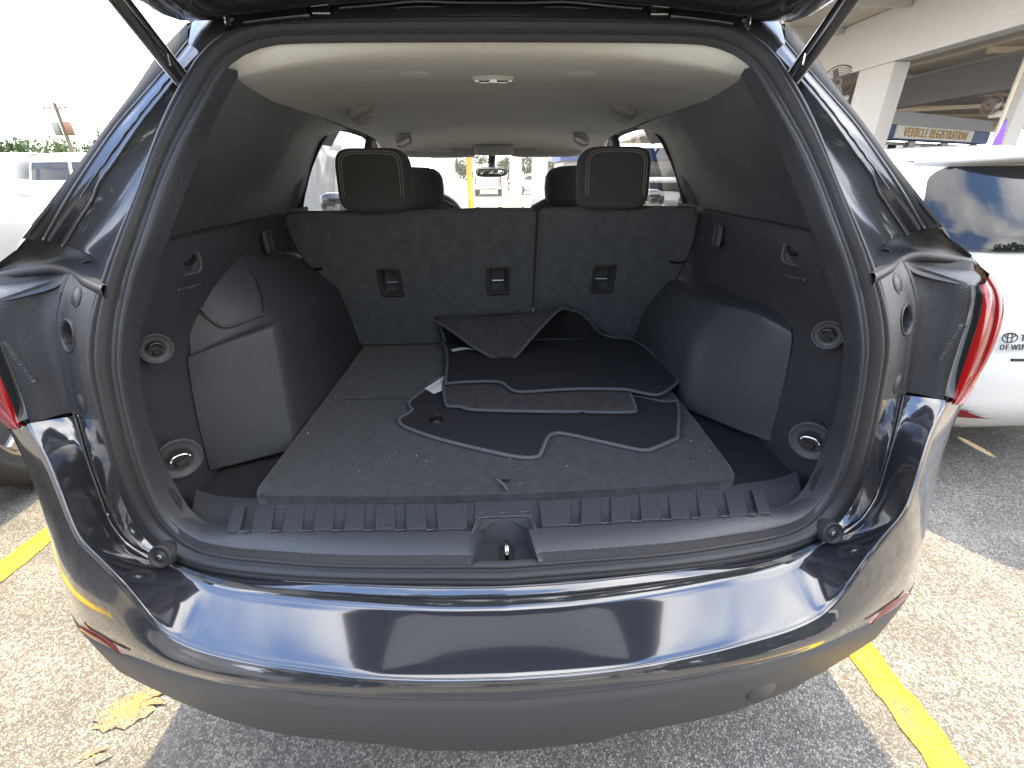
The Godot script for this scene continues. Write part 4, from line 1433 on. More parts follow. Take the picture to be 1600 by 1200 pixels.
func suv_gate(car):
	var g := part("liftgate", car)
	tag_part(g, "raised liftgate with glossy dark inner frame")
	var ang := deg_to_rad(33.0)
	var ay := Vector3(0, sin(ang), cos(ang))         # along the gate, away from the hinge
	var az := Vector3(0, cos(ang), -sin(ang))        # outward (upper) side
	var org := Vector3(0, 1.553, -.456)
	var pt := func(x, l, h): return org + ay * l + az * h + Vector3(x, -.045 * pow(absf(x) / .55, 2.2) - .035 * smoothstep(.10, .0, l) * 0.0 - .5 * minf(l, .07), 0)
	# half width along the length
	var wd := func(l): return lerpf(.475, .565, smoothstep(0.0, .22, l)) - .05 * smoothstep(.6, 1.02, l)
	# painted frame: upper skin and rolled rim
	var ring := []
	for k in 49:
		# from hinge centre right round to the left
		var u := k / 48.0
		var x: float
		var l: float
		if u < .2:
			x = lerpf(0, .47, u / .2); l = .012 * pow(u / .2, 3.0)
		elif u < .7:
			l = lerpf(.02, .98, pow((u - .2) / .5, 1.15)); x = wd.call(l) * 1.0
		else:
			x = lerpf(.50, 0, (u - .7) / .3); l = lerpf(.99, 1.03, smoothstep(.7, .8, u))
		ring.append(Vector2(x, l))
	var full: Array = []
	for q in ring: full.append(q)
	for i in range(ring.size() - 2, 0, -1): full.append(Vector2(-ring[i].x, ring[i].y))
	var lv := []
	var cen := Vector2(0, .52)
	for q in [[.80, .004], [.90, .000], [.965, .004], [.99, .014], [1.0, .030], [1.0, .055], [.98, .075], [.90, .09]]:
		var row := []
		for p in full:
			var e: Vector2 = cen + (p - cen) * q[0]
			row.append(pt.call(e.x, e.y, q[1]))
		lv.append(row)
	var st := stool()
	loft(st, lv, false, true)
	done(st, "gate_frame", "paint", g)
	# outer skin (upper side): tailgate panel and spoiler
	st = stool()
	var rows := []
	for l in [.05, .2, .52, .56, .75, .97]:
		var row := []
		for k in 21:
			var t := k / 10.0 - 1.0
			row.append(pt.call(t * wd.call(l) * .93, l, .092 - .012 * t * t))
		rows.append(row)
	var glass_rows := rows.slice(1, 3)
	loft(st, [rows[0], rows[1]])
	done(st, "spoiler", "paint", g)
	st = stool()
	loft(st, glass_rows)
	done(st, "rear_glass", "glass_dark", g)
	st = stool()
	loft(st, rows.slice(2))
	done(st, "outer_panel", "paint", g)
	# inner trim over the lower half, garnish round the glass
	st = stool()
	rows = []
	for q in [[.545, .0], [.56, -.012], [.75, -.016], [.90, -.012], [.93, .0]]:
		var row := []
		for k in 21:
			var t := k / 10.0 - 1.0
			row.append(pt.call(t * wd.call(q[0]) * .82, q[0], q[1] + .008 * pow(absf(t), 6.0)))
		rows.append(row)
	loft(st, rows)
	done(st, "inner_trim", "trim", g)
	for s in [-1.0, 1.0]:
		st = stool()
		rows = []
		for q in [[.70, .012], [.72, .0], [.88, .0], [.93, .010]]:
			var row := []
			for k in 9:
				var l := lerpf(.13, .54, k / 8.0)
				row.append(pt.call(s * wd.call(l) * q[0], l, q[1] - .006))
			rows.append(row)
		loft(st, rows)
		done(st, "side_garnish", "trim", g)
		# metal panels either side of the hinge
		st = stool()
		rows = []
		for q in [[-.004, -.002], [.004, -.008], [.024, -.010], [.030, -.004]]:
			var row := []
			for k in 9:
				row.append(pt.call(s * lerpf(.275, .375, k / 8.0), q[0], q[1] - .004))
			rows.append(row)
		loft(st, rows)
		done(st, "hinge_reinforcement", "gutter_paint", g)
		for x in [.30, .355]:
			st = stool()
			lathe(st, [Vector2(.0075, 0), Vector2(.0075, .004), Vector2(.005, .007), Vector2(.0001, .0075)], facing(pt.call(x * s, .013, -.012), -az), 12)
			done(st, "hinge_bolt", "steel", g)
		st = stool()
		bx(st, pt.call(.405 * s, .006, -.006), Vector3(.014, .05, .018), .004, Basis(Vector3.BACK, .25 * s))
		done(st, "bump_stop", "black_gloss", g)
	for k in 2:
		# long painted swage lines across the header of the gate
		st = stool()
		var path := []
		for i in 41:
			var t := i / 20.0 - 1.0
			path.append(pt.call(t * .23, .006 + .022 * k + .010 * (exp(-pow((absf(t) - .5) * 5.0, 2.0))), -.001))
		tube(st, path, .0022, 6)
		done(st, "swage_line", "gutter_paint", g)
	# ---- hinges and gas struts: parts of the car
	for s in [-1.0, 1.0]:
		var h := part("liftgate_hinge", car)
		st = stool()
		tube(st, mir(cr(V([.262, 1.535, -.475, .262, 1.553, -.455, .262, 1.567, -.448, .262, 1.585, -.42]), 14), s), .010, 8)
		done(st, "hinge_arm", "black_gloss", h)
		for x in [.246, .279]:
			st = stool()
			bx(st, Vector3(x * s, 1.556, -.452), Vector3(.006, .034, .030), .003, Basis(Vector3.RIGHT, .5))
			done(st, "hinge_cheek", "black_gloss", h)
		st = stool()
		bx(st, Vector3(.262 * s, 1.543, -.448), Vector3(.03, .004, .01), .001)
		done(st, "hinge_pin", "chrome", h)
		var strut := part("gas_strut", car)
		var a := Vector3(.476 * s, 1.458, -.398)
		var b := Vector3(.552 * s, 1.80, -.115)
		st = stool()
		cyl(st, a.lerp(b, -.02), a.lerp(b, .60), .0125, 16)
		done(st, "strut_body", "black_gloss", strut)
		st = stool()
		cyl(st, a.lerp(b, .60), b, .0048, 10)
		done(st, "strut_rod", "steel", strut)
		st = stool()
		cyl(st, a.lerp(b, -.05), a.lerp(b, .02), .009, 12)
		rbox(st, a.lerp(b, -.04), Vector3(.024, .024, .024), .01, 2.2)
		done(st, "ball_socket", "black_matte", strut)
		st = stool()
		bx(st, a.lerp(b, .04) + Vector3(-.009 * s, 0, .012), Vector3(.003, .016, .003), .001)
		done(st, "retaining_clip", "chrome", strut)

# ------------------------------------------------------------------ floor mats left in the cargo bay
func flat(pts, y) -> Array:
	var o := []
	for i in range(0, pts.size(), 2): o.append(Vector3(pts[i], y, pts[i + 1]))
	return o

func mat_sheet(outline, y, th, called, m, parent):
	var st := stool()
	var p2 := []
	for p in outline: p2.append(Vector2(p.x, -p.z))
	prism(st, p2, Transform3D(Basis(Vector3(1, 0, 0), Vector3(0, 0, -1), Vector3(0, 1, 0)), Vector3(0, y, 0)), th, .0015)
	return done(st, called, m, parent)

func bound(path, y, parent, closed := true):
	var st := stool()
	var p := []
	for q in path: p.append(Vector3(q.x, y, q.z))
	tube(st, p, .0042, 8, closed)
	return done(st, "binding_edge", "binding", parent)

func floor_mats():
	var a := thing("car_mat", "dark carpet floor mat with round clip, lowest of the heap in the cargo bay", "floor mat", Vector3.ZERO, 0.0, "floor mats heaped on the load floor")
	var oa := cr(flat([-.232, -.469, -.207, -.440, -.122, -.386, .012, -.323, .067, -.313, .082, -.338, .097, -.383, .114, -.402, .138, -.399, .214, -.361, .284, -.327, .305, -.330, .366, -.365, .378, -.380, .434, -.527, .402, -.534, .338, -.571, .20, -.62, 0, -.68, -.154, -.717, -.202, -.624, -.226, -.568, -.219, -.541, -.211, -.520, -.233, -.487], 0), 110, true)
	oa.pop_back()
	mat_sheet(oa, .8026, .006, "carpet_pile", "mat_pile", a)
	bound(oa, .8072, a)
	var clip := part("mat_clip", a)
	var cc := Vector3(-.148, .8095, -.470)
	disc("clip_ring", cc, Vector3(0.02, 1, .03), [Vector2(.0165, -.002), Vector2(.0165, .002), Vector2(.0145, .0036), Vector2(.0125, .0024), Vector2(.011, .001)], "black_gloss", clip)
	disc("clip_button", cc, Vector3(0.02, 1, .03), [Vector2(.0105, .0), Vector2(.0105, .0026), Vector2(.008, .0042), Vector2(.0001, .0045)], "black_gloss", clip)
	var st := stool()
	bx(st, cc + Vector3(.002, .006, -.011), Vector3(.006, .002, .004), .0005)
	done(st, "clip_lug", "chrome", clip)
	st = stool()
	var lb := [Vector2(-.150, .716), Vector2(-.196, .632), Vector2(-.168, .600), Vector2(-.150, .618), Vector2(-.146, .66)]
	prism(st, lb, Transform3D(Basis(Vector3(1, 0, 0), Vector3(0, 0, -1), Vector3(0, 1, 0)), Vector3(0, .8126, 0)), .0006)
	var lab := done(st, "paper_label", "paper", a)
	tag_part(lab, "white printed paper label")
	st = stool(false)
	for k in 26:
		# print on the label: rows of short dark strokes
		var row := k % 6
		var x := -.186 + row * .0055 + rng.randf() * .002
		var z := -.634 - row * .009 + (k / 6) * .0072
		if z > -.612 - (x + .168) * .2: continue
		bx(st, Vector3(x, .8136, z), Vector3(.0035, .0002, .0014), 0.0, Basis(Vector3.UP, .9))
	done(st, "label_print", "ink", lab)

	var b := thing("car_mat", "narrow grey upside-down floor mat lying between the two dark mats", "floor mat", Vector3.ZERO, 0.0, "floor mats heaped on the load floor")
	var ob := cr(flat([-.147, -.640, -.140, -.580, -.130, -.532, -.120, -.522, -.096, -.523, -.067, -.504, .055, -.490, .180, -.481, .190, -.488, .200, -.479, .300, -.472, .314, -.480, .320, -.50, .328, -.574, .328, -.62, .30, -.76, -.10, -.76, -.145, -.70], 0), 100, true)
	ob.pop_back()
	mat_sheet(ob, .8112, .006, "rubber_back", "mat_back", b)
	bound(ob, .8158, b)
	st = stool()
	bx(st, Vector3(.190, .8195, -.484), Vector3(.006, .002, .004), .0005)
	done(st, "staple", "chrome", b)

	var c := thing("car_mat", "large dark floor mat on top of the heap with one corner folded over", "floor mat", Vector3.ZERO, 0.0, "floor mats heaped on the load floor")
	var oc := cr(flat([-.139, -.633, -.114, -.640, -.030, -.642, .006, -.633, .021, -.602, .035, -.581, .060, -.574, .136, -.581, .212, -.583, .311, -.575, .342, -.558, .376, -.540, .404, -.549, .455, -.600, .468, -.630, .466, -.670, .462, -.78, .45, -.90, .40, -.955, .2, -.96, 0, -.96, -.172, -.96, -.165, -.90, -.152, -.80, -.145, -.70], 0), 120, true)
	oc.pop_back()
	mat_sheet(oc, .8205, .006, "carpet_pile", "mat_pile", c)
	bound(oc, .8250, c)
	# the back part stands up against the seat and folds over
	var fold := cr(V([-.196, .903, -.948, -.05, .914, -.944, .10, .923, -.939, .20, .928, -.936, .234, .927, -.937]), 24)
	var foot := cr(V([-.172, .826, -.958, -.05, .826, -.96, .10, .826, -.96, .25, .826, -.958, .385, .826, -.955]), 24)
	var mid := cr(V([-.180, .862, -.957, -.05, .870, -.955, .10, .872, -.952, .23, .878, -.950, .305, .874, -.950]), 24)
	st = stool()
	loft(st, [foot, lerp_rows(foot, mid, .5, Vector3(0, 0, .004)), mid, lerp_rows(mid, fold, .5, Vector3(0, 0, .002)), fold])
	loft(st, [shift(foot, Vector3(0, 0, -.006)), shift(mid, Vector3(0, 0, -.006)), shift(fold, Vector3(0, 0, -.006))])
	done(st, "upright_part", "mat_pile", c)
	var hem := cr(V([-.196, .903, -.944, -.13, .878, -.885, -.074, .850, -.838, -.005, .823, -.803, .018, .817, -.796, .040, .823, -.800, .070, .850, -.815, .100, .880, -.832, .172, .938, -.880, .205, .944, -.915, .234, .929, -.933]), 24)
	st = stool()
	var fl := []
	for q in [[0.0, 0.0, 0.0], [.06, .010, .010], [.16, .016, .016], [.35, .014, .010], [.6, .008, .004], [1.0, 0.0, 0.0]]:
		fl.append(lerp_rows(fold, hem, q[0], Vector3(0, q[1], q[2])))
	loft(st, fl)
	var low := []
	for r in fl: low.append(shift(r, Vector3(0, -.005, -.003)))
	loft(st, low)
	var flap := done(st, "folded_flap", "mat_back", c)
	tag_part(flap, "folded-over corner showing the grey-brown underside")
	st = stool()
	tube(st, shift(hem, Vector3(0, -.002, 0)), .0042, 8)
	done(st, "binding_edge", "binding", c)
	st = stool()
	tube(st, cr(V([.234, .929, -.933, .268, .915, -.942, .305, .876, -.948, .336, .846, -.952, .385, .828, -.953]), 20), .0042, 8)
	done(st, "binding_edge", "binding", c)
	st = stool()
	tube(st, cr(V([-.190, .895, -.950, -.180, .862, -.952, -.174, .828, -.953]), 10), .0042, 8)
	done(st, "binding_edge", "binding", c)
	st = stool()
	var tg := cr(V([-.150, .829, -.872, -.110, .831, -.885, -.07, .829, -.872]), 10)
	loft(st, [tg, shift(tg, Vector3(.004, .006, .012)), shift(tg, Vector3(.012, .004, .026))])
	done(st, "paper_label", "paper", c)

# ------------------------------------------------------------------ other cars: bodies as stacked plan outlines
func lev(levels, y) -> Array:
	# Hermite between the levels, so that panels and glass mirror without kinks
	for i in levels.size() - 1:
		var a = levels[i]
		var b = levels[i + 1]
		if y <= b[0] or i == levels.size() - 2:
			var h: float = maxf(b[0] - a[0], 1e-6)
			var t: float = clampf((y - a[0]) / h, 0, 1)
			var o := [lerpf(a[0], b[0], t)]
			for k in range(1, 5):
				var s1: float = (b[k] - a[k]) / h
				var s0: float = s1
				var s2: float = s1
				if i > 0: s0 = (a[k] - levels[i - 1][k]) / maxf(a[0] - levels[i - 1][0], 1e-6)
				if i < levels.size() - 2: s2 = (levels[i + 2][k] - b[k]) / maxf(levels[i + 2][0] - b[0], 1e-6)
				var m0 := 0.0 if s0 * s1 <= 0 else 2 * s0 * s1 / (s0 + s1)
				var m1 := 0.0 if s1 * s2 <= 0 else 2 * s1 * s2 / (s1 + s2)
				if i == 0: m0 = s1
				if i == levels.size() - 2: m1 = s1
				var t2 := t * t
				var t3 := t2 * t
				o.append((2 * t3 - 3 * t2 + 1) * a[k] + (t3 - 2 * t2 + t) * h * m0 + (3 * t2 - 2 * t3) * b[k] + (t3 - t2) * h * m1)
			return o
	return levels[-1]

func plan(l, n) -> Array:
	var row := []
	var mid: float = (l[2] + l[3]) / 2
	var half: float = (l[2] - l[3]) / 2
	for k in n:
		var a = TAU * k / n
		var f := func(v): return signf(v) * pow(absf(v), 2.0 / l[4])
		row.append(Vector3(l[1] * f.call(cos(a)), l[0], mid + half * f.call(sin(a))))
	return row

func side_pt(levels, y, z, s, off) -> Vector3:
	var l := lev(levels, y)
	var mid: float = (l[2] + l[3]) / 2
	var half: float = (l[2] - l[3]) / 2
	return Vector3(s * (l[1] * pow(maxf(1.0 - pow(absf((z - mid) / half), l[4]), .0), 1.0 / l[4]) + off), y, z)

func end_pt(levels, y, x, rear, off) -> Vector3:
	var l := lev(levels, y)
	var mid: float = (l[2] + l[3]) / 2
	var half: float = (l[2] - l[3]) / 2
	var h: float = half * pow(maxf(1.0 - pow(absf(x / l[1]), l[4]), .0), 1.0 / l[4])
	return Vector3(x, y, mid + (h + off if rear else -h - off))

func shell(levels, called, m, parent, n := 64):
	var st := stool()
	var rows := []
	for i in levels.size() - 1:
		for k in 4:
			rows.append(plan(lev(levels, lerpf(levels[i][0], levels[i + 1][0], k / 4.0 + .0001)), n))
	rows.append(plan(levels[-1], n))
	loft(st, rows, false, true)
	return done(st, called, m, parent)

func side_patch(levels, y0, y1, za0, za1, zb0, zb1, s, off, called, m, parent):
	# za: rear and front limits at the bottom, zb: at the top
	var st := stool()
	var rows := []
	for i in 7:
		var t := i / 6.0
		var row := []
		for k in 11:
			row.append(side_pt(levels, lerpf(y0, y1, t), lerpf(lerpf(za0, zb0, t), lerpf(za1, zb1, t), k / 10.0), s, off))
		rows.append(row)
	loft(st, rows)
	return done(st, called, m, parent)

func end_patch(levels, y0, y1, x0, x1, rear, off, called, m, parent, xa = null, xb = null):
	var st := stool()
	var rows := []
	for i in 17:
		var t := i / 16.0
		var row := []
		var r := pow(absf(t * 2 - 1), 7.0) * .05
		for k in 49:
			var lo: float = lerpf(x0, xa if xa != null else x0, t) + r
			var hi: float = lerpf(x1, xb if xb != null else x1, t) - r
			row.append(end_pt(levels, lerpf(y0, y1, t), lerpf(lo, hi, k / 48.0), rear, off))
		rows.append(row)
	loft(st, rows)
	return done(st, called, m, parent)

func text(parent, words, at: Vector3, basis: Basis, size, m, called, depth := .002) -> MeshInstance3D:
	var tm := TextMesh.new()
	tm.text = words
	var sf := SystemFont.new()
	sf.font_names = PackedStringArray(["Droid Sans"])
	sf.font_weight = 700
	tm.font = sf
	tm.font_size = 32
	tm.pixel_size = size / 32.0
	tm.depth = depth
	var o := MeshInstance3D.new()
	o.mesh = tm
	o.material_override = M[m]
	o.name = called
	parent.add_child(o, true)
	o.transform = Transform3D(basis, at)
	return o

func sedan(label, at, turn, paint, called := "parked_sedan", group := "cars in the far part of the lot") -> Node3D:
	var o := thing(called, label, "car", at, turn, group)
	var b := [[.20, .76, -.10, -4.4, 6.0], [.40, .86, -.02, -4.5, 6.0], [.60, .88, 0, -4.5, 6.0], [.80, .875, -.05, -4.42, 6.0], [.93, .85, -.12, -4.3, 5.5], [.98, .78, -.2, -4.1, 5.0]]
	var g := [[.97, .77, -.75, -3.25, 5.0], [1.12, .71, -1.0, -2.95, 4.5], [1.28, .63, -1.28, -2.6, 4.0], [1.37, .55, -1.5, -2.3, 3.5], [1.41, .42, -1.65, -2.1, 3.0], [1.42, .02, -1.85, -1.95, 2.0]]
	shell(b, "body", paint, o)
	shell(g, "cabin", paint, o)
	end_patch(g, 1.02, 1.32, -.60, .60, true, .004, "rear_window", "glass_dark", o, -.48, .48)
	end_patch(g, 1.02, 1.32, -.60, .60, false, .004, "windscreen", "glass_dark", o, -.48, .48)
	for s in [-1.0, 1.0]:
		side_patch(g, 1.0, 1.30, -1.15, -2.0, -1.55, -1.95, s, .004, "side_window", "glass_dark", o)
		side_patch(g, 1.0, 1.30, -2.05, -2.85, -2.0, -2.35, s, .004, "side_window", "glass_dark", o)
		side_patch(b, .70, .84, -.06, -.25, -.08, -.30, s, .006, "tail_lamp", "lens_red", o)
		end_patch(b, .70, .84, .50 * s, .80 * s, true, .006, "tail_lamp", "lens_red", o)
		for z in [-.95, -3.55]: wheel(o, Vector3(.78 * s, .32, z), s, .32, .2)
	return o

func pickup(label, at, turn, paint, cap := false, called := "pickup_truck", group := "") -> Node3D:
	var o := thing(called, label, "pickup truck", at, turn, group)
	# bed
	var bed := part("bed", o)
	var b := [[.42, .86, -.04, -2.05, 9.0], [.60, .93, 0, -2.05, 9.0], [.86, .945, 0, -2.05, 10.0], [1.02, .940, 0, -2.05, 10.0], [1.06, .952, 0, -2.05, 10.0], [1.10, .948, 0, -2.05, 10.0], [1.25, .93, -.01, -2.05, 10.0], [1.285, .925, -.01, -2.05, 10.0]]
	shell(b, "bed_side", paint, bed, 96)
	var st := stool()
	bx(st, Vector3(0, 1.0, -1.02), Vector3(1.6, .03, 1.96), .005)
	done(st, "bed_floor", "black_matte", bed)
	var lp := plan([1.288, .918, -.016, -2.04, 10.0], 96)
	st = stool()
	tube(st, lp, .016, 8, true)
	done(st, "rail_cap", "black_matte", bed)
	end_patch(b, .66, 1.26, -.80, .80, true, .006, "tailgate", paint, bed)
	for s in [-1.0, 1.0]:
		end_patch(b, .80, 1.22, .83 * s, .915 * s, true, .008, "tail_lamp", "lens_red", o)
		for z in [-.95, -4.35]: wheel(o, Vector3(.82 * s, .38, z), s, .38, .25)
	st = stool()
	bx(st, Vector3(0, .50, .03), Vector3(1.8, .16, .12), .03)
	done(st, "rear_bumper", "chrome", o)
	# cab and bonnet
	var c := [[.40, .86, -2.08, -5.2, 9.0], [.60, .93, -2.08, -5.3, 9.0], [.90, .945, -2.08, -5.32, 9.0], [1.10, .945, -2.08, -5.28, 8.0], [1.20, .935, -2.1, -5.12, 7.0], [1.25, .91, -2.1, -4.85, 7.0], [1.29, .86, -2.1, -4.5, 7.0], [1.31, .78, -2.1, -4.3, 6.0]]
	var g := [[1.15, .86, -2.1, -4.2, 8.0], [1.35, .80, -2.14, -3.95, 7.0], [1.60, .72, -2.2, -3.65, 6.0], [1.68, .66, -2.26, -3.5, 5.0], [1.73, .50, -2.4, -3.35, 4.0], [1.74, .02, -2.8, -3.0, 2.0]]
	shell(c, "cab_body", paint, o)
	shell(g, "cab_roof", paint, o)
	for s in [-1.0, 1.0]:
		side_patch(g, 1.20, 1.58, -2.3, -3.0, -2.35, -2.98, s, .004, "side_window", "glass_dark", o)
		side_patch(g, 1.20, 1.58, -3.06, -3.95, -3.04, -3.55, s, .004, "side_window", "glass_dark", o)
	end_patch(g, 1.22, 1.60, -.68, .68, true, .004, "rear_window", "glass_dark", o, -.58, .58)
	end_patch(g, 1.22, 1.60, -.70, .70, false, .004, "windscreen", "glass_dark", o, -.58, .58)
	if cap:
		var t := [[1.29, .92, -.03, -2.06, 10.0], [1.50, .87, -.10, -2.06, 9.0], [1.66, .80, -.18, -2.06, 8.0], [1.72, .70, -.26, -2.08, 6.0], [1.745, .45, -.4, -2.1, 4.0], [1.75, .02, -1.0, -1.2, 2.0]]
		shell(t, "camper_top", paint, o)
		for s in [-1.0, 1.0]:
			side_patch(t, 1.36, 1.58, -.28, -1.85, -.30, -1.82, s, .006, "camper_window", "glass_dark", o)
	return o

func white_hatchback():
	var o := thing("white_hatchback", "white hatchback parked to the right with dealer lettering on its tailgate", "car", Vector3(2.47, 0, -1.14))
	var b := [[.24, .74, -.14, -4.0, 5.0], [.30, .80, -.06, -4.05, 5.0], [.42, .85, -.005, -4.1, 5.5], [.55, .868, 0, -4.1, 5.5], [.66, .872, -.02, -4.08, 5.5], [.80, .868, -.07, -4.02, 5.5], [.92, .855, -.10, -3.9, 5.0], [.985, .835, -.13, -3.8, 5.0], [1.01, .80, -.17, -3.7, 5.0]]
	var g := [[1.0, .80, -.16, -3.0, 5.0], [1.08, .775, -.19, -2.85, 5.0], [1.20, .735, -.28, -2.6, 5.0], [1.30, .69, -.37, -2.4, 4.8], [1.355, .655, -.42, -2.25, 4.4], [1.39, .60, -.48, -2.1, 4.0], [1.415, .50, -.6, -1.95, 3.4], [1.43, .34, -.8, -1.8, 3.0], [1.435, .02, -1.2, -1.4, 2.0]]
	shell(b, "body", "white_paint", o, 96)
	shell(g, "cabin", "white_paint", o, 96)
	# roof spoiler above the rear glass
	var st := stool()
	var sp := []
	for q in [[1.395, .02], [1.392, -.09], [1.372, -.10], [1.350, -.02]]:
		var row := []
		for k in 21:
			var t := k / 10.0 - 1.0
			var p := end_pt(g, 1.36, t * .60, true, 0)
			row.append(Vector3(p.x, q[0] - .03 * t * t, p.z - q[1] - .03 * t * t))
		sp.append(row)
	loft(st, sp)
	done(st, "roof_spoiler", "white_paint", o)
	end_patch(g, 1.025, 1.335, -.715, .715, true, .010, "window_surround", "black_gloss", o, -.585, .585)
	end_patch(g, 1.035, 1.328, -.700, .700, true, .013, "rear_window", "glass_dark", o, -.575, .575)
	for s in [-1.0, 1.0]:
		side_patch(g, 1.03, 1.32, -.62, -1.25, -.80, -1.2, s, .004, "side_window", "glass_dark", o)
		side_patch(g, 1.03, 1.32, -1.32, -2.5, -1.27, -2.1, s, .004, "side_window", "glass_dark", o)
		end_patch(b, .78, .93, .58 * s, .82 * s, true, .008, "tail_lamp", "lens_red", o)
		end_patch(b, .358, .402, .40 * s, .60 * s, true, .012, "bumper_reflector", "lens_red", o, .52 * s, .62 * s)
		for z in [-.80, -3.35]: wheel(o, Vector3(.76 * s, .31, z), s, .31, .2)
	st = stool()
	prism(st, rrect(.16, .15, .03), facing(side_pt(b, .86, -.62, -1.0, .001), Vector3(-1, .05, 0)), .004, .002)
	done(st, "fuel_flap", "white_paint", o)
	# tailgate shut lines
	var path := []
	for k in 15: path.append(end_pt(b, .630, lerpf(-.42, .42, k / 14.0), true, .002))
	st = stool()
	tube(st, path, .005, 6)
	done(st, "tailgate_gap", "gap", o)
	var lp := end_pt(b, .705, -.322, true, .004)
	var tb := Basis(Vector3.RIGHT, -.30) * Basis(Vector3.UP, -.03)
	text(o, "TOYOTA", lp + Vector3(-.015, .012, 0), tb, .036, "ink", "dealer_lettering", .0015)
	text(o, "OF WINTER HAVEN", lp + Vector3(-.030, -.022, .012), tb, .030, "ink", "dealer_lettering", .0015)
	st = stool()
	for q in [[.030, .019, 0.0], [.010, .019, 0.0], [.020, .008, .008]]:
		var el := []
		for k in 28:
			var a := TAU * k / 28
			el.append(lp + Vector3(-.132, .014, .001) + tb * Vector3(q[0] * cos(a), q[1] * sin(a) + q[2], 0))
		tube(st, el, .0022, 5, true)
	done(st, "dealer_emblem", "ink", o)
	st = stool()
	rbox(st, Vector3(.35, 1.425, -.95), Vector3(.07, .03, .12), .02, 2.6)
	cyl(st, Vector3(.35, 1.435, -.95), Vector3(.44, 1.56, -.86), .005, 8, .003)
	done(st, "aerial", "black_matte", o)

func white_van():
	var o := thing("white_van", "plain white van seen through the SUV's left rear side window", "van", Vector3(-3.75, 0, -8.2))
	var b := [[.30, .92, -.02, -5.0, 9.0], [.6, .97, 0, -5.1, 9.0], [1.2, .97, 0, -5.0, 9.0], [1.60, .94, -.01, -4.4, 9.0], [1.74, .90, -.02, -3.9, 8.0]]
	var r := [[1.742, .895, -.025, -3.88, 8.0], [1.86, .87, -.04, -3.7, 7.0], [1.90, .80, -.1, -3.6, 5.0], [1.92, .02, -1.5, -1.8, 2.0]]
	shell(b, "body", "dusty_white_paint", o, 96)
	shell(r, "roof", "fascia_grey", o, 96)
	side_patch(b, .45, 1.55, -1.6, -2.8, -1.6, -2.8, 1.0, .006, "sliding_door", "dusty_white_paint", o)
	end_patch(b, .5, 1.6, -.02, .90, true, .006, "rear_door", "dusty_white_paint", o)
	end_patch(b, .5, 1.6, -.90, -.04, true, .006, "rear_door", "dusty_white_paint", o)
	for s in [-1.0, 1.0]:
		for z in [-.9, -4.0]: wheel(o, Vector3(.85 * s, .35, z), s, .35, .22)

# ------------------------------------------------------------------ buildings, trees and street things
func beam(parent, called, m, a: Vector3, b: Vector3, w, h, bev := .01):
	var st := stool()
	var d := (b - a)
	var z := d.normalized()
	var x := Vector3.UP.cross(z).normalized()
	bx(st, (a + b) / 2, Vector3(w, h, d.length()), bev, Basis(x, z.cross(x), z))
	return done(st, called, m, parent)

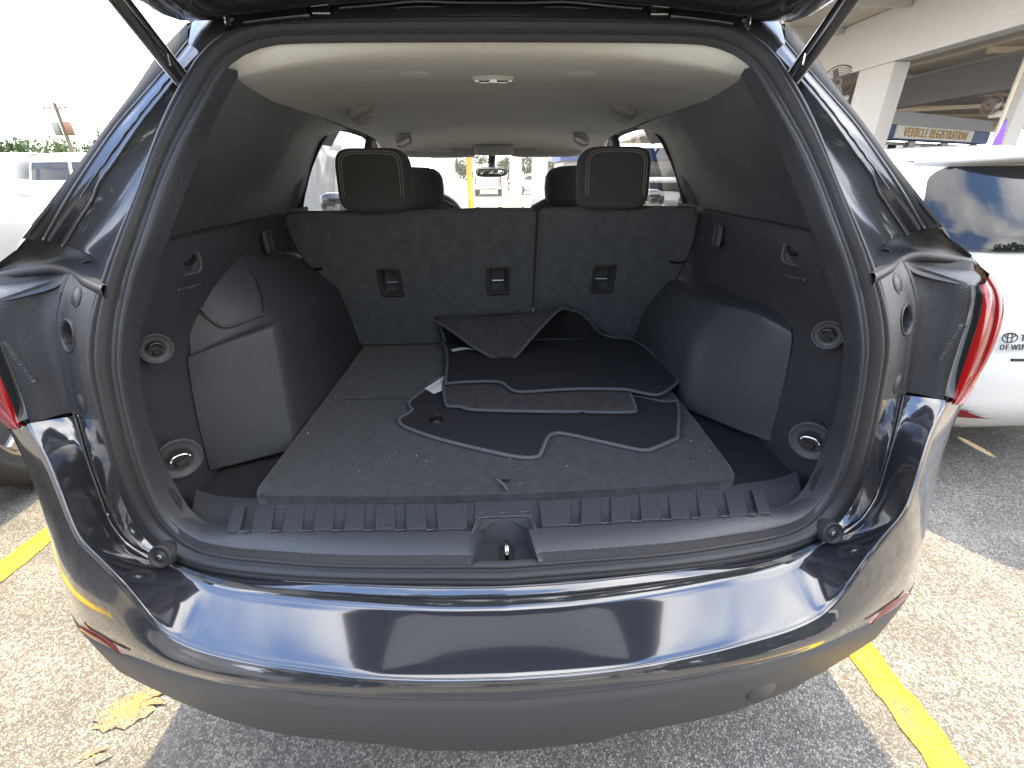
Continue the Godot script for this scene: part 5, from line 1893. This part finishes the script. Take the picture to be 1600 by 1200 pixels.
func service_building():
	var o := thing("service_building", "open service drive canopy with pale beams and columns at right", "building")
	# roof slab and drop beams
	var st := stool()
	bx(st, Vector3(10.4, 5.16, -20.5), Vector3(11.6, .3, 27), .02)
	done(st, "canopy_roof", "ceiling_board", o)
	st = stool()
	bx(st, Vector3(34.6, 5.16, -37), Vector3(36.6, .3, 60), .02)
	done(st, "canopy_roof", "ceiling_board", o)
	beam(o, "main_beam", "stucco", Vector3(10.2, 4.40, -7.1), Vector3(10.2, 4.40, -33), .42, 1.19)
	beam(o, "inner_beam", "stucco_grey", Vector3(16.2, 4.08, -5.6), Vector3(16.2, 4.08, -30), .4, .95)
	beam(o, "beam_ledge", "stucco", Vector3(15.97, 4.58, -5.7), Vector3(15.97, 4.58, -30), .06, .05)
	for k in 10:
		beam(o, "purlin", "stucco", Vector3(4.8, 4.93, -8.0 - k * 2.3), Vector3(9.97, 4.93, -8.0 - k * 2.3), .12, .16)
		beam(o, "purlin", "beam_cream", Vector3(16.45, 4.93, -12.4 - k * 4.6), Vector3(52, 4.93, -12.4 - k * 4.6), .16, .18)
	beam(o, "cream_edge_beam", "beam_cream", Vector3(16.6, 3.75, -22.5), Vector3(31, 4.5, -24.5), .2, .16)
	# columns: square with a proud base
	for q in [[10.2, -13.2, .42, 1.2], [12.05, -11.1, .34, .34], [10.2, -22, .42, 1.2]]:
		st = stool()
		bx(st, Vector3(q[0], 1.9, q[1]), Vector3(q[2], 3.8, q[3]), .02)
		done(st, "column", "stucco", o)
	st = stool()
	cyl(st, Vector3(11.7, 0, -11.0), Vector3(11.7, 4.9, -11.0), .025, 8)
	done(st, "conduit", "beam_cream", o)
	# office front with fascia and blue band, set at an angle
	var a := Vector3(15.2, 0, -19.5)
	var b := Vector3(24.4, 0, -24.1)
	var up := func(p, y): return Vector3(p.x, y, p.z)
	var dr := (b - a).normalized()
	var nm := Vector3(dr.z, 0, -dr.x)
	if nm.z < 0: nm = -nm
	beam(o, "fascia", "fascia_grey", up.call(a, 3.28), up.call(b, 3.28), .5, .48)
	beam(o, "blue_band", "blue_band", up.call(a + nm * .05, 2.77), up.call(b + nm * .05, 2.77), .5, .50)
	beam(o, "office_wall", "stucco", up.call(a - nm * .5, 1.25), up.call(b - nm * .5, 1.25), .2, 2.5)
	for k in 3:
		var c: Vector3 = a.lerp(b, .14 + .30 * k)
		var w := part("shop_window", o)
		beam(w, "frame", "fascia_grey", up.call(c - nm * .38, 1.35), up.call(c + dr * 2.2 - nm * .38, 1.35), .06, 2.2)
		beam(w, "pane", "glass_dark", up.call(c + dr * .08 - nm * .34, 1.35), up.call(c + dr * 2.12 - nm * .34, 1.35), .03, 2.06)
	for k in 4:
		var c: Vector3 = a.lerp(b, .02 + .30 * k)
		st = stool()
		bx(st, up.call(c + nm * .0, 1.25), Vector3(.3, 2.5, .3), .02)
		done(st, "column", "stucco", o)
	# ceiling lights, unlit
	for q in [[18.6, 4.78, -17.2], [22, 4.78, -19.0]]:
		st = stool()
		bx(st, Vector3(q[0], q[1], q[2]), Vector3(.5, .1, .5), .02)
		done(st, "ceiling_fitting", "sign_white", o)
	# sign
	var sg := thing("registration_sign", "white sign board with gold VEHICLE REGISTRATION letters on the blue band", "sign")
	var sa: Vector3 = a.lerp(b, .10) + nm * .33
	var sb: Vector3 = a.lerp(b, .80) + nm * .33
	beam(sg, "board", "sign_white", up.call(sa, 2.79), up.call(sb, 2.79), .06, .46)
	var t := text(sg, "VEHICLE REGISTRATION", up.call((sa + sb) / 2 + nm * .035, 2.79), Basis(dr, Vector3.UP, dr.cross(Vector3.UP)), .46, "sign_gold", "lettering", .04)
	t.scale = Vector3(1.13, 1.0, 1.0)

func wall_fan(label, at: Vector3, n: Vector3, r, cup := true):
	var o := thing("wall_fan", label, "fan", at, 0.0, "fans on the canopy columns")
	var f := facing(Vector3.ZERO, n)
	var st := stool()
	for k in 7:
		var rr: float = r * (k + 1) / 7.0
		var loop := []
		for i in 28:
			var a := TAU * i / 28
			loop.append(f * Vector3(rr * cos(a), rr * sin(a), .12 * (1.0 - pow(rr / r, 2.0))))
		tube(st, loop, .006 if k < 6 else .016, 5, true)
	for i in 24:
		var a := TAU * i / 24
		var sp := []
		for k in 6:
			var rr: float = r * k / 5.0
			sp.append(f * Vector3(rr * cos(a), rr * sin(a), .12 * (1.0 - pow(rr / r, 2.0))))
		tube(st, sp, .004, 4)
	done(st, "guard", "fan_metal", o)
	for i in 4:
		st = stool()
		var a := TAU * i / 4 + .4
		var b := Basis(f.basis.z, a) * f.basis
		bx(st, b * Vector3(r * .48, 0, .0), Vector3(r * .72, r * .36, .012), .004, Basis(b.x, .5) * b)
		done(st, "blade", "rim_metal", o)
	st = stool()
	cyl(st, f * Vector3(0, 0, -.16), f * Vector3(0, 0, .06), .11, 16)
	done(st, "motor", "sign_white", o)
	st = stool()
	tube(st, [f * Vector3(0, 0, -.1), f * Vector3(0, -r * .9, -.12), f * Vector3(r * .8, -r * 1.1, -.35)], .03, 8)
	bx(st, f * Vector3(r * .5, -r * 1.0, -.2), Vector3(.34, .14, .12), .03, f.basis)
	done(st, "bracket", "sign_white", o)

func utility_pole():
	var o := thing("utility_pole", "wooden utility pole with crossarm and two transformers above the tree line", "utility pole", Vector3(-36.6, 0, -45))
	var st := stool()
	cyl(st, Vector3(0, 0, 0), Vector3(0, 7.1, 0), .19, 12, .13)
	done(st, "pole", "wood_pole", o)
	st = stool()
	bx(st, Vector3(0, 6.72, .1), Vector3(1.9, .14, .12), .01)
	done(st, "crossarm", "wood_pole", o)
	for x in [-.85, -.4, .45, .85]:
		st = stool()
		lathe(st, [Vector2(.05, 0), Vector2(.07, .05), Vector2(.04, .1), Vector2(.06, .14), Vector2(.001, .2)], Transform3D(Basis(Vector3.RIGHT, -PI / 2), Vector3(x, 6.79, .1)), 10)
		done(st, "insulator", "transformer", o)
	for q in [[-.48, "transformer"], [.52, "transformer_rust"]]:
		st = stool()
		lathe(st, [Vector2(.001, 0), Vector2(.28, 0), Vector2(.28, .95), Vector2(.24, 1.02), Vector2(.001, 1.06)], Transform3D(Basis(Vector3.RIGHT, -PI / 2), Vector3(q[0], 4.7, .1)), 14)
		done(st, "transformer_can", q[1], o)
	st = stool()
	bx(st, Vector3(-.3, 3.95, .1), Vector3(.5, .08, .08), .01)
	bx(st, Vector3(-.12, 3.1, .2), Vector3(.1, 1.0, .1), .01)
	done(st, "service_bracket", "transformer", o)

func tree(label, at: Vector3, h, r, seed_, leaf, group, leaves := 1700, blob_n := 12, low := .30, size := 1.5):
	var o := thing("tree", label, "tree", at, 0.0, group)
	var g := RandomNumberGenerator.new()
	g.seed = seed_
	var st := stool()
	cyl(st, Vector3.ZERO, Vector3(.1, h * .5, 0), .16 * h / 6, 8, .09 * h / 6)
	for k in 5:
		var a := TAU * k / 5 + g.randf()
		cyl(st, Vector3(.05, h * .36, 0), Vector3(cos(a) * r * .55, h * (.55 + .2 * g.randf()), sin(a) * r * .55), .06 * h / 6, 6, .02)
	done(st, "trunk", "bark", o)
	st = stool(false)
	var blobs := []
	for k in blob_n:
		var a := g.randf() * TAU
		var q = sqrt(g.randf()) * r * .72
		blobs.append([Vector3(cos(a) * q, h * g.randf_range(low, .84), sin(a) * q), r * g.randf_range(.28, .5)])
	for k in leaves:
		var b = blobs[g.randi() % blobs.size()]
		var d = Vector3(g.randfn(), g.randfn() * .8, g.randfn()).normalized() * b[1] * pow(g.randf(), .4)
		var p: Vector3 = b[0] + d
		var s = g.randf_range(.10, .22) * h / 6 * size
		var u = Vector3(g.randfn(), g.randfn(), g.randfn()).normalized() * s
		var w = Vector3(g.randfn(), g.randfn(), g.randfn()).normalized() * s
		quad(st, p - u, p - w * .6, p + u, p + w * .6)
	done(st, "crown", leaf, o)

func golf_cart():
	var o := thing("golf_cart", "golf cart with cream roof seen through the SUV's right rear side window", "golf cart", Vector3(4.75, 0, -13.2))
	var st := stool()
	rbox(st, Vector3(0, 1.16, 0), Vector3(1.15, .14, 1.7), .05, 4.0)
	done(st, "roof", "canvas", o)
	for q in [[-.48, -.7], [.48, -.7], [-.48, .7], [.48, .7]]:
		st = stool()
		cyl(st, Vector3(q[0], .45, q[1]), Vector3(q[0], 1.12, q[1]), .018, 8)
		done(st, "post", "black_matte", o)
	st = stool()
	rbox(st, Vector3(0, .42, 0), Vector3(1.1, .45, 1.9), .05, 4.0)
	done(st, "body", "silver_paint", o)
	st = stool()
	rbox(st, Vector3(0, .72, .1), Vector3(1.0, .30, .14), .05, 4.0)
	done(st, "seat", "canvas", o)
	for q in [[-.5, -.6], [.5, -.6], [-.5, .65], [.5, .65]]: wheel(o, Vector3(q[0], .2, q[1]), signf(q[0]), .2, .15)

func showroom():
	# pale dealership wall with blue bands and pillars ahead of the SUV
	var o := thing("showroom_building", "pale dealership building with blue fascia ahead of the SUV", "building")
	var st := stool()
	bx(st, Vector3(14, 1.0, -30), Vector3(20, 2.0, 4), .03)
	done(st, "wall", "stucco", o)
	st = stool()
	bx(st, Vector3(14, 2.32, -29.8), Vector3(20.4, .64, 4.4), .03)
	done(st, "blue_fascia", "blue_band", o)
	for k in 5:
		var w := part("window", o)
		st = stool()
		bx(st, Vector3(6.5 + 3.6 * k, .95, -27.97), Vector3(2.6, 1.4, .08), .02)
		done(st, "frame", "fascia_grey", w)
		st = stool()
		bx(st, Vector3(6.5 + 3.6 * k, .95, -27.93), Vector3(2.4, 1.2, .04), .005)
		done(st, "pane", "glass_dark", w)
	var q := [["carport_pillar", "tall white pillar with blue top seen right of centre through the windscreen", 1.36, .44, "stucco"], ["carport_pillar", "beige pillar with blue head beside the white sedan ahead", .66, .34, "beam_cream"], ["carport_pillar", "broad white pillar beside the yellow post ahead", -1.42, .62, "stucco"]]
	for p in q:
		var c := thing(p[0], p[1], "pillar", Vector3(p[2], 0, -14), 0.0, "pillars ahead of the SUV")
		st = stool()
		bx(st, Vector3(0, .95, 0), Vector3(p[3], 1.9, p[3]), .02)
		done(st, "shaft", p[4], c)
		st = stool()
		bx(st, Vector3(0, 2.35, 0), Vector3(p[3] + .06, .9, p[3] + .06), .02)
		done(st, "head", "blue_band" if p[2] > 0 else "stucco", c)
	var y := thing("yellow_post", "yellow painted post seen through the windscreen", "post", Vector3(-.70, 0, -14.3))
	st = stool()
	cyl(st, Vector3.ZERO, Vector3(0, 2.5, 0), .09, 14)
	done(st, "shaft", "yellow_pole", y)
	st = stool()
	cyl(st, Vector3.ZERO, Vector3(0, .12, 0), .14, 14)
	done(st, "base", "stucco_grey", y)
	var u := thing("patio_umbrella", "white patio umbrella standing beyond the parked pickup ahead", "umbrella", Vector3(-.55, 0, -46))
	st = stool()
	lathe(st, [Vector2(1.5, 1.75), Vector2(1.45, 1.85), Vector2(.8, 2.15), Vector2(.02, 2.35)], Transform3D(Basis(Vector3.RIGHT, -PI / 2), Vector3.ZERO), 8)
	done(st, "canopy", "canvas", u)
	st = stool()
	cyl(st, Vector3.ZERO, Vector3(0, 2.3, 0), .04, 8)
	done(st, "pole", "steel", u)
	var f := thing("feather_flag", "purple and white feather flag beside the canopy column", "flag", Vector3(9.62, 0, -9.0))
	st = stool()
	var fp := cr(V([0, 0, 0, .0, 1.2, 0, .02, 1.9, 0, .10, 2.2, 0]), 14)
	tube(st, fp, .012, 6)
	done(st, "pole", "steel", f)
	st = stool()
	var fa := cr(V([.0, .5, 0, .0, 1.2, .02, .02, 1.9, 0, .10, 2.2, 0]), 14)
	var fb := cr(V([.12, .5, .02, .17, 1.2, -.02, .18, 1.8, .02, .13, 2.19, 0]), 14)
	loft(st, [fa, lerp_rows(fa, fb, .5, Vector3(0, 0, .02)), fb])
	loft(st, [shift(fa, Vector3(0, 0, -.004)), lerp_rows(fa, fb, .5, Vector3(0, 0, .016)), shift(fb, Vector3(0, 0, -.004))])
	done(st, "cloth", "purple", f)

# ------------------------------------------------------------------ ground
func line_strip(called, a: Vector3, b: Vector3, w, seed_):
	var g := RandomNumberGenerator.new()
	g.seed = seed_
	var d := (b - a).normalized()
	var n := Vector3(-d.z, 0, d.x)
	var st := stool()
	var m := int((b - a).length() / .03)
	var l := []
	var r := []
	for k in m + 1:
		var p := a.lerp(b, k / float(m))
		l.append(p + n * (w / 2 + g.randf_range(-.006, .006)))
		r.append(p - n * (w / 2 + g.randf_range(-.006, .006)))
	loft(st, [l, r])
	return structure(st, called, "line_paint")

func lot():
	var st := stool()
	var big := 400.0
	quad(st, Vector3(-big, 0, 60), Vector3(big, 0, 60), Vector3(big, 0, -big), Vector3(-big, 0, -big))
	structure(st, "ground", "asphalt")
	line_strip("parking_line", Vector3(1.06, .004, .9), Vector3(1.13, .004, -5.2), .095, 3)
	line_strip("parking_line", Vector3(-1.86, .004, .35), Vector3(-1.84, .004, -5.2), .10, 4)
	line_strip("parking_line", Vector3(4.1, .004, .9), Vector3(4.1, .004, -5.2), .095, 5)
	# the worn remains of an older line near the left bumper corner
	var g := RandomNumberGenerator.new()
	g.seed = 77
	for b in [[-1.03, -.345, .085, .045], [-1.085, -.205, .095, .045]]:
		st = stool()
		var c := Vector3(b[0], .004, b[1])
		var pts := []
		for i in 36:
			var a := TAU * i / 36
			var rr := g.randf_range(.55, 1.15)
			pts.append(c + Vector3(cos(a) * b[2] * rr + sin(a) * b[3] * .5, 0, sin(a) * b[3] * rr - cos(a) * b[2] * .3))
		for i in 36: tri(st, c, pts[i], pts[(i + 1) % 36])
		structure(st, "worn_parking_line", "old_line_paint")

func _ready():
	rng.seed = 11
	stage()
	make_materials()
	lot()
	suv()
	floor_mats()
	white_hatchback()
	pickup("white pickup truck parked close on the left, its bonnet beside the SUV", Vector3(-3.06, 0, 2.85), 0.0, "dusty_white_paint", false, "pickup_truck", "pickup trucks")
	pickup("white pickup truck with a camper top beyond the pale blue sedan", Vector3(-10.3, 0, -9.2), -PI / 2, "dusty_white_paint", true, "pickup_truck", "pickup trucks")
	sedan("pale blue sedan between the two white pickups on the left", Vector3(-8.6, 0, -6.4), -PI / 2, "pale_blue_paint").scale = Vector3(1, .93, 1)
	white_van()
	service_building()
	wall_fan("round caged fan on the near canopy column", Vector3(9.80, 3.62, -14.3), Vector3(-.55, -.1, .8), .40)
	wall_fan("round caged fan hanging beside the thin conduit at far right", Vector3(12.05, 2.76, -11.75), Vector3(-.95, 0, .3), .20)
	utility_pole()
	var kinds := [["bushy mid green tree in the far tree line", "leaf"], ["pale green loose tree in the far tree line", "leaf_b"], ["dark green dense tree in the far tree line", "leaf_c"]]
	for k in 11:
		var x := -78.0 + k * 4.4 + rng.randf_range(-1, 1)
		tree("%s, %s from the left" % [kinds[k % 3][0], ORD[k]], Vector3(x, 0, -72 + rng.randf_range(-4, 4)), rng.randf_range(6.2, 8.0), rng.randf_range(3.4, 4.4), 100 + k, kinds[k % 3][1], "trees along the left horizon")
	for k in 6:
		tree("leafy tree far beyond the cars ahead, %s from the left" % ORD[k], Vector3(-4.0 + k * 3.2, 0, -78 + rng.randf_range(-3, 3)), rng.randf_range(3.6, 5.0), rng.randf_range(2.0, 2.8), 200 + k, kinds[k % 3][1], "trees far ahead")
	# the tree belt behind the viewer, which the SUV's rear-facing panels mirror as a dark mass
	for k in 6:
		tree("tall dark tree of the belt behind the viewer, %s from the left" % ORD[k], Vector3(-4.6 + k * 3.8 + rng.randf_range(-.5, .5), 0, 9.6 + rng.randf_range(-.8, .8)), rng.randf_range(6.8, 7.8), rng.randf_range(2.9, 3.4), 300 + k, ["leaf_c", "leaf"][k % 2], "trees behind the viewer", 2600, 18, .12, 1.7)
	golf_cart()
	showroom()
	pickup("silver pickup truck seen from behind through the windscreen", Vector3(-.35, 0, -33), 0.0, "silver_paint", false, "pickup_truck", "pickup trucks")
	sedan("white sedan parked beyond the pillars, seen through the windscreen", Vector3(1.0, 0, -36), -PI / 2, "white_paint", "parked_sedan")
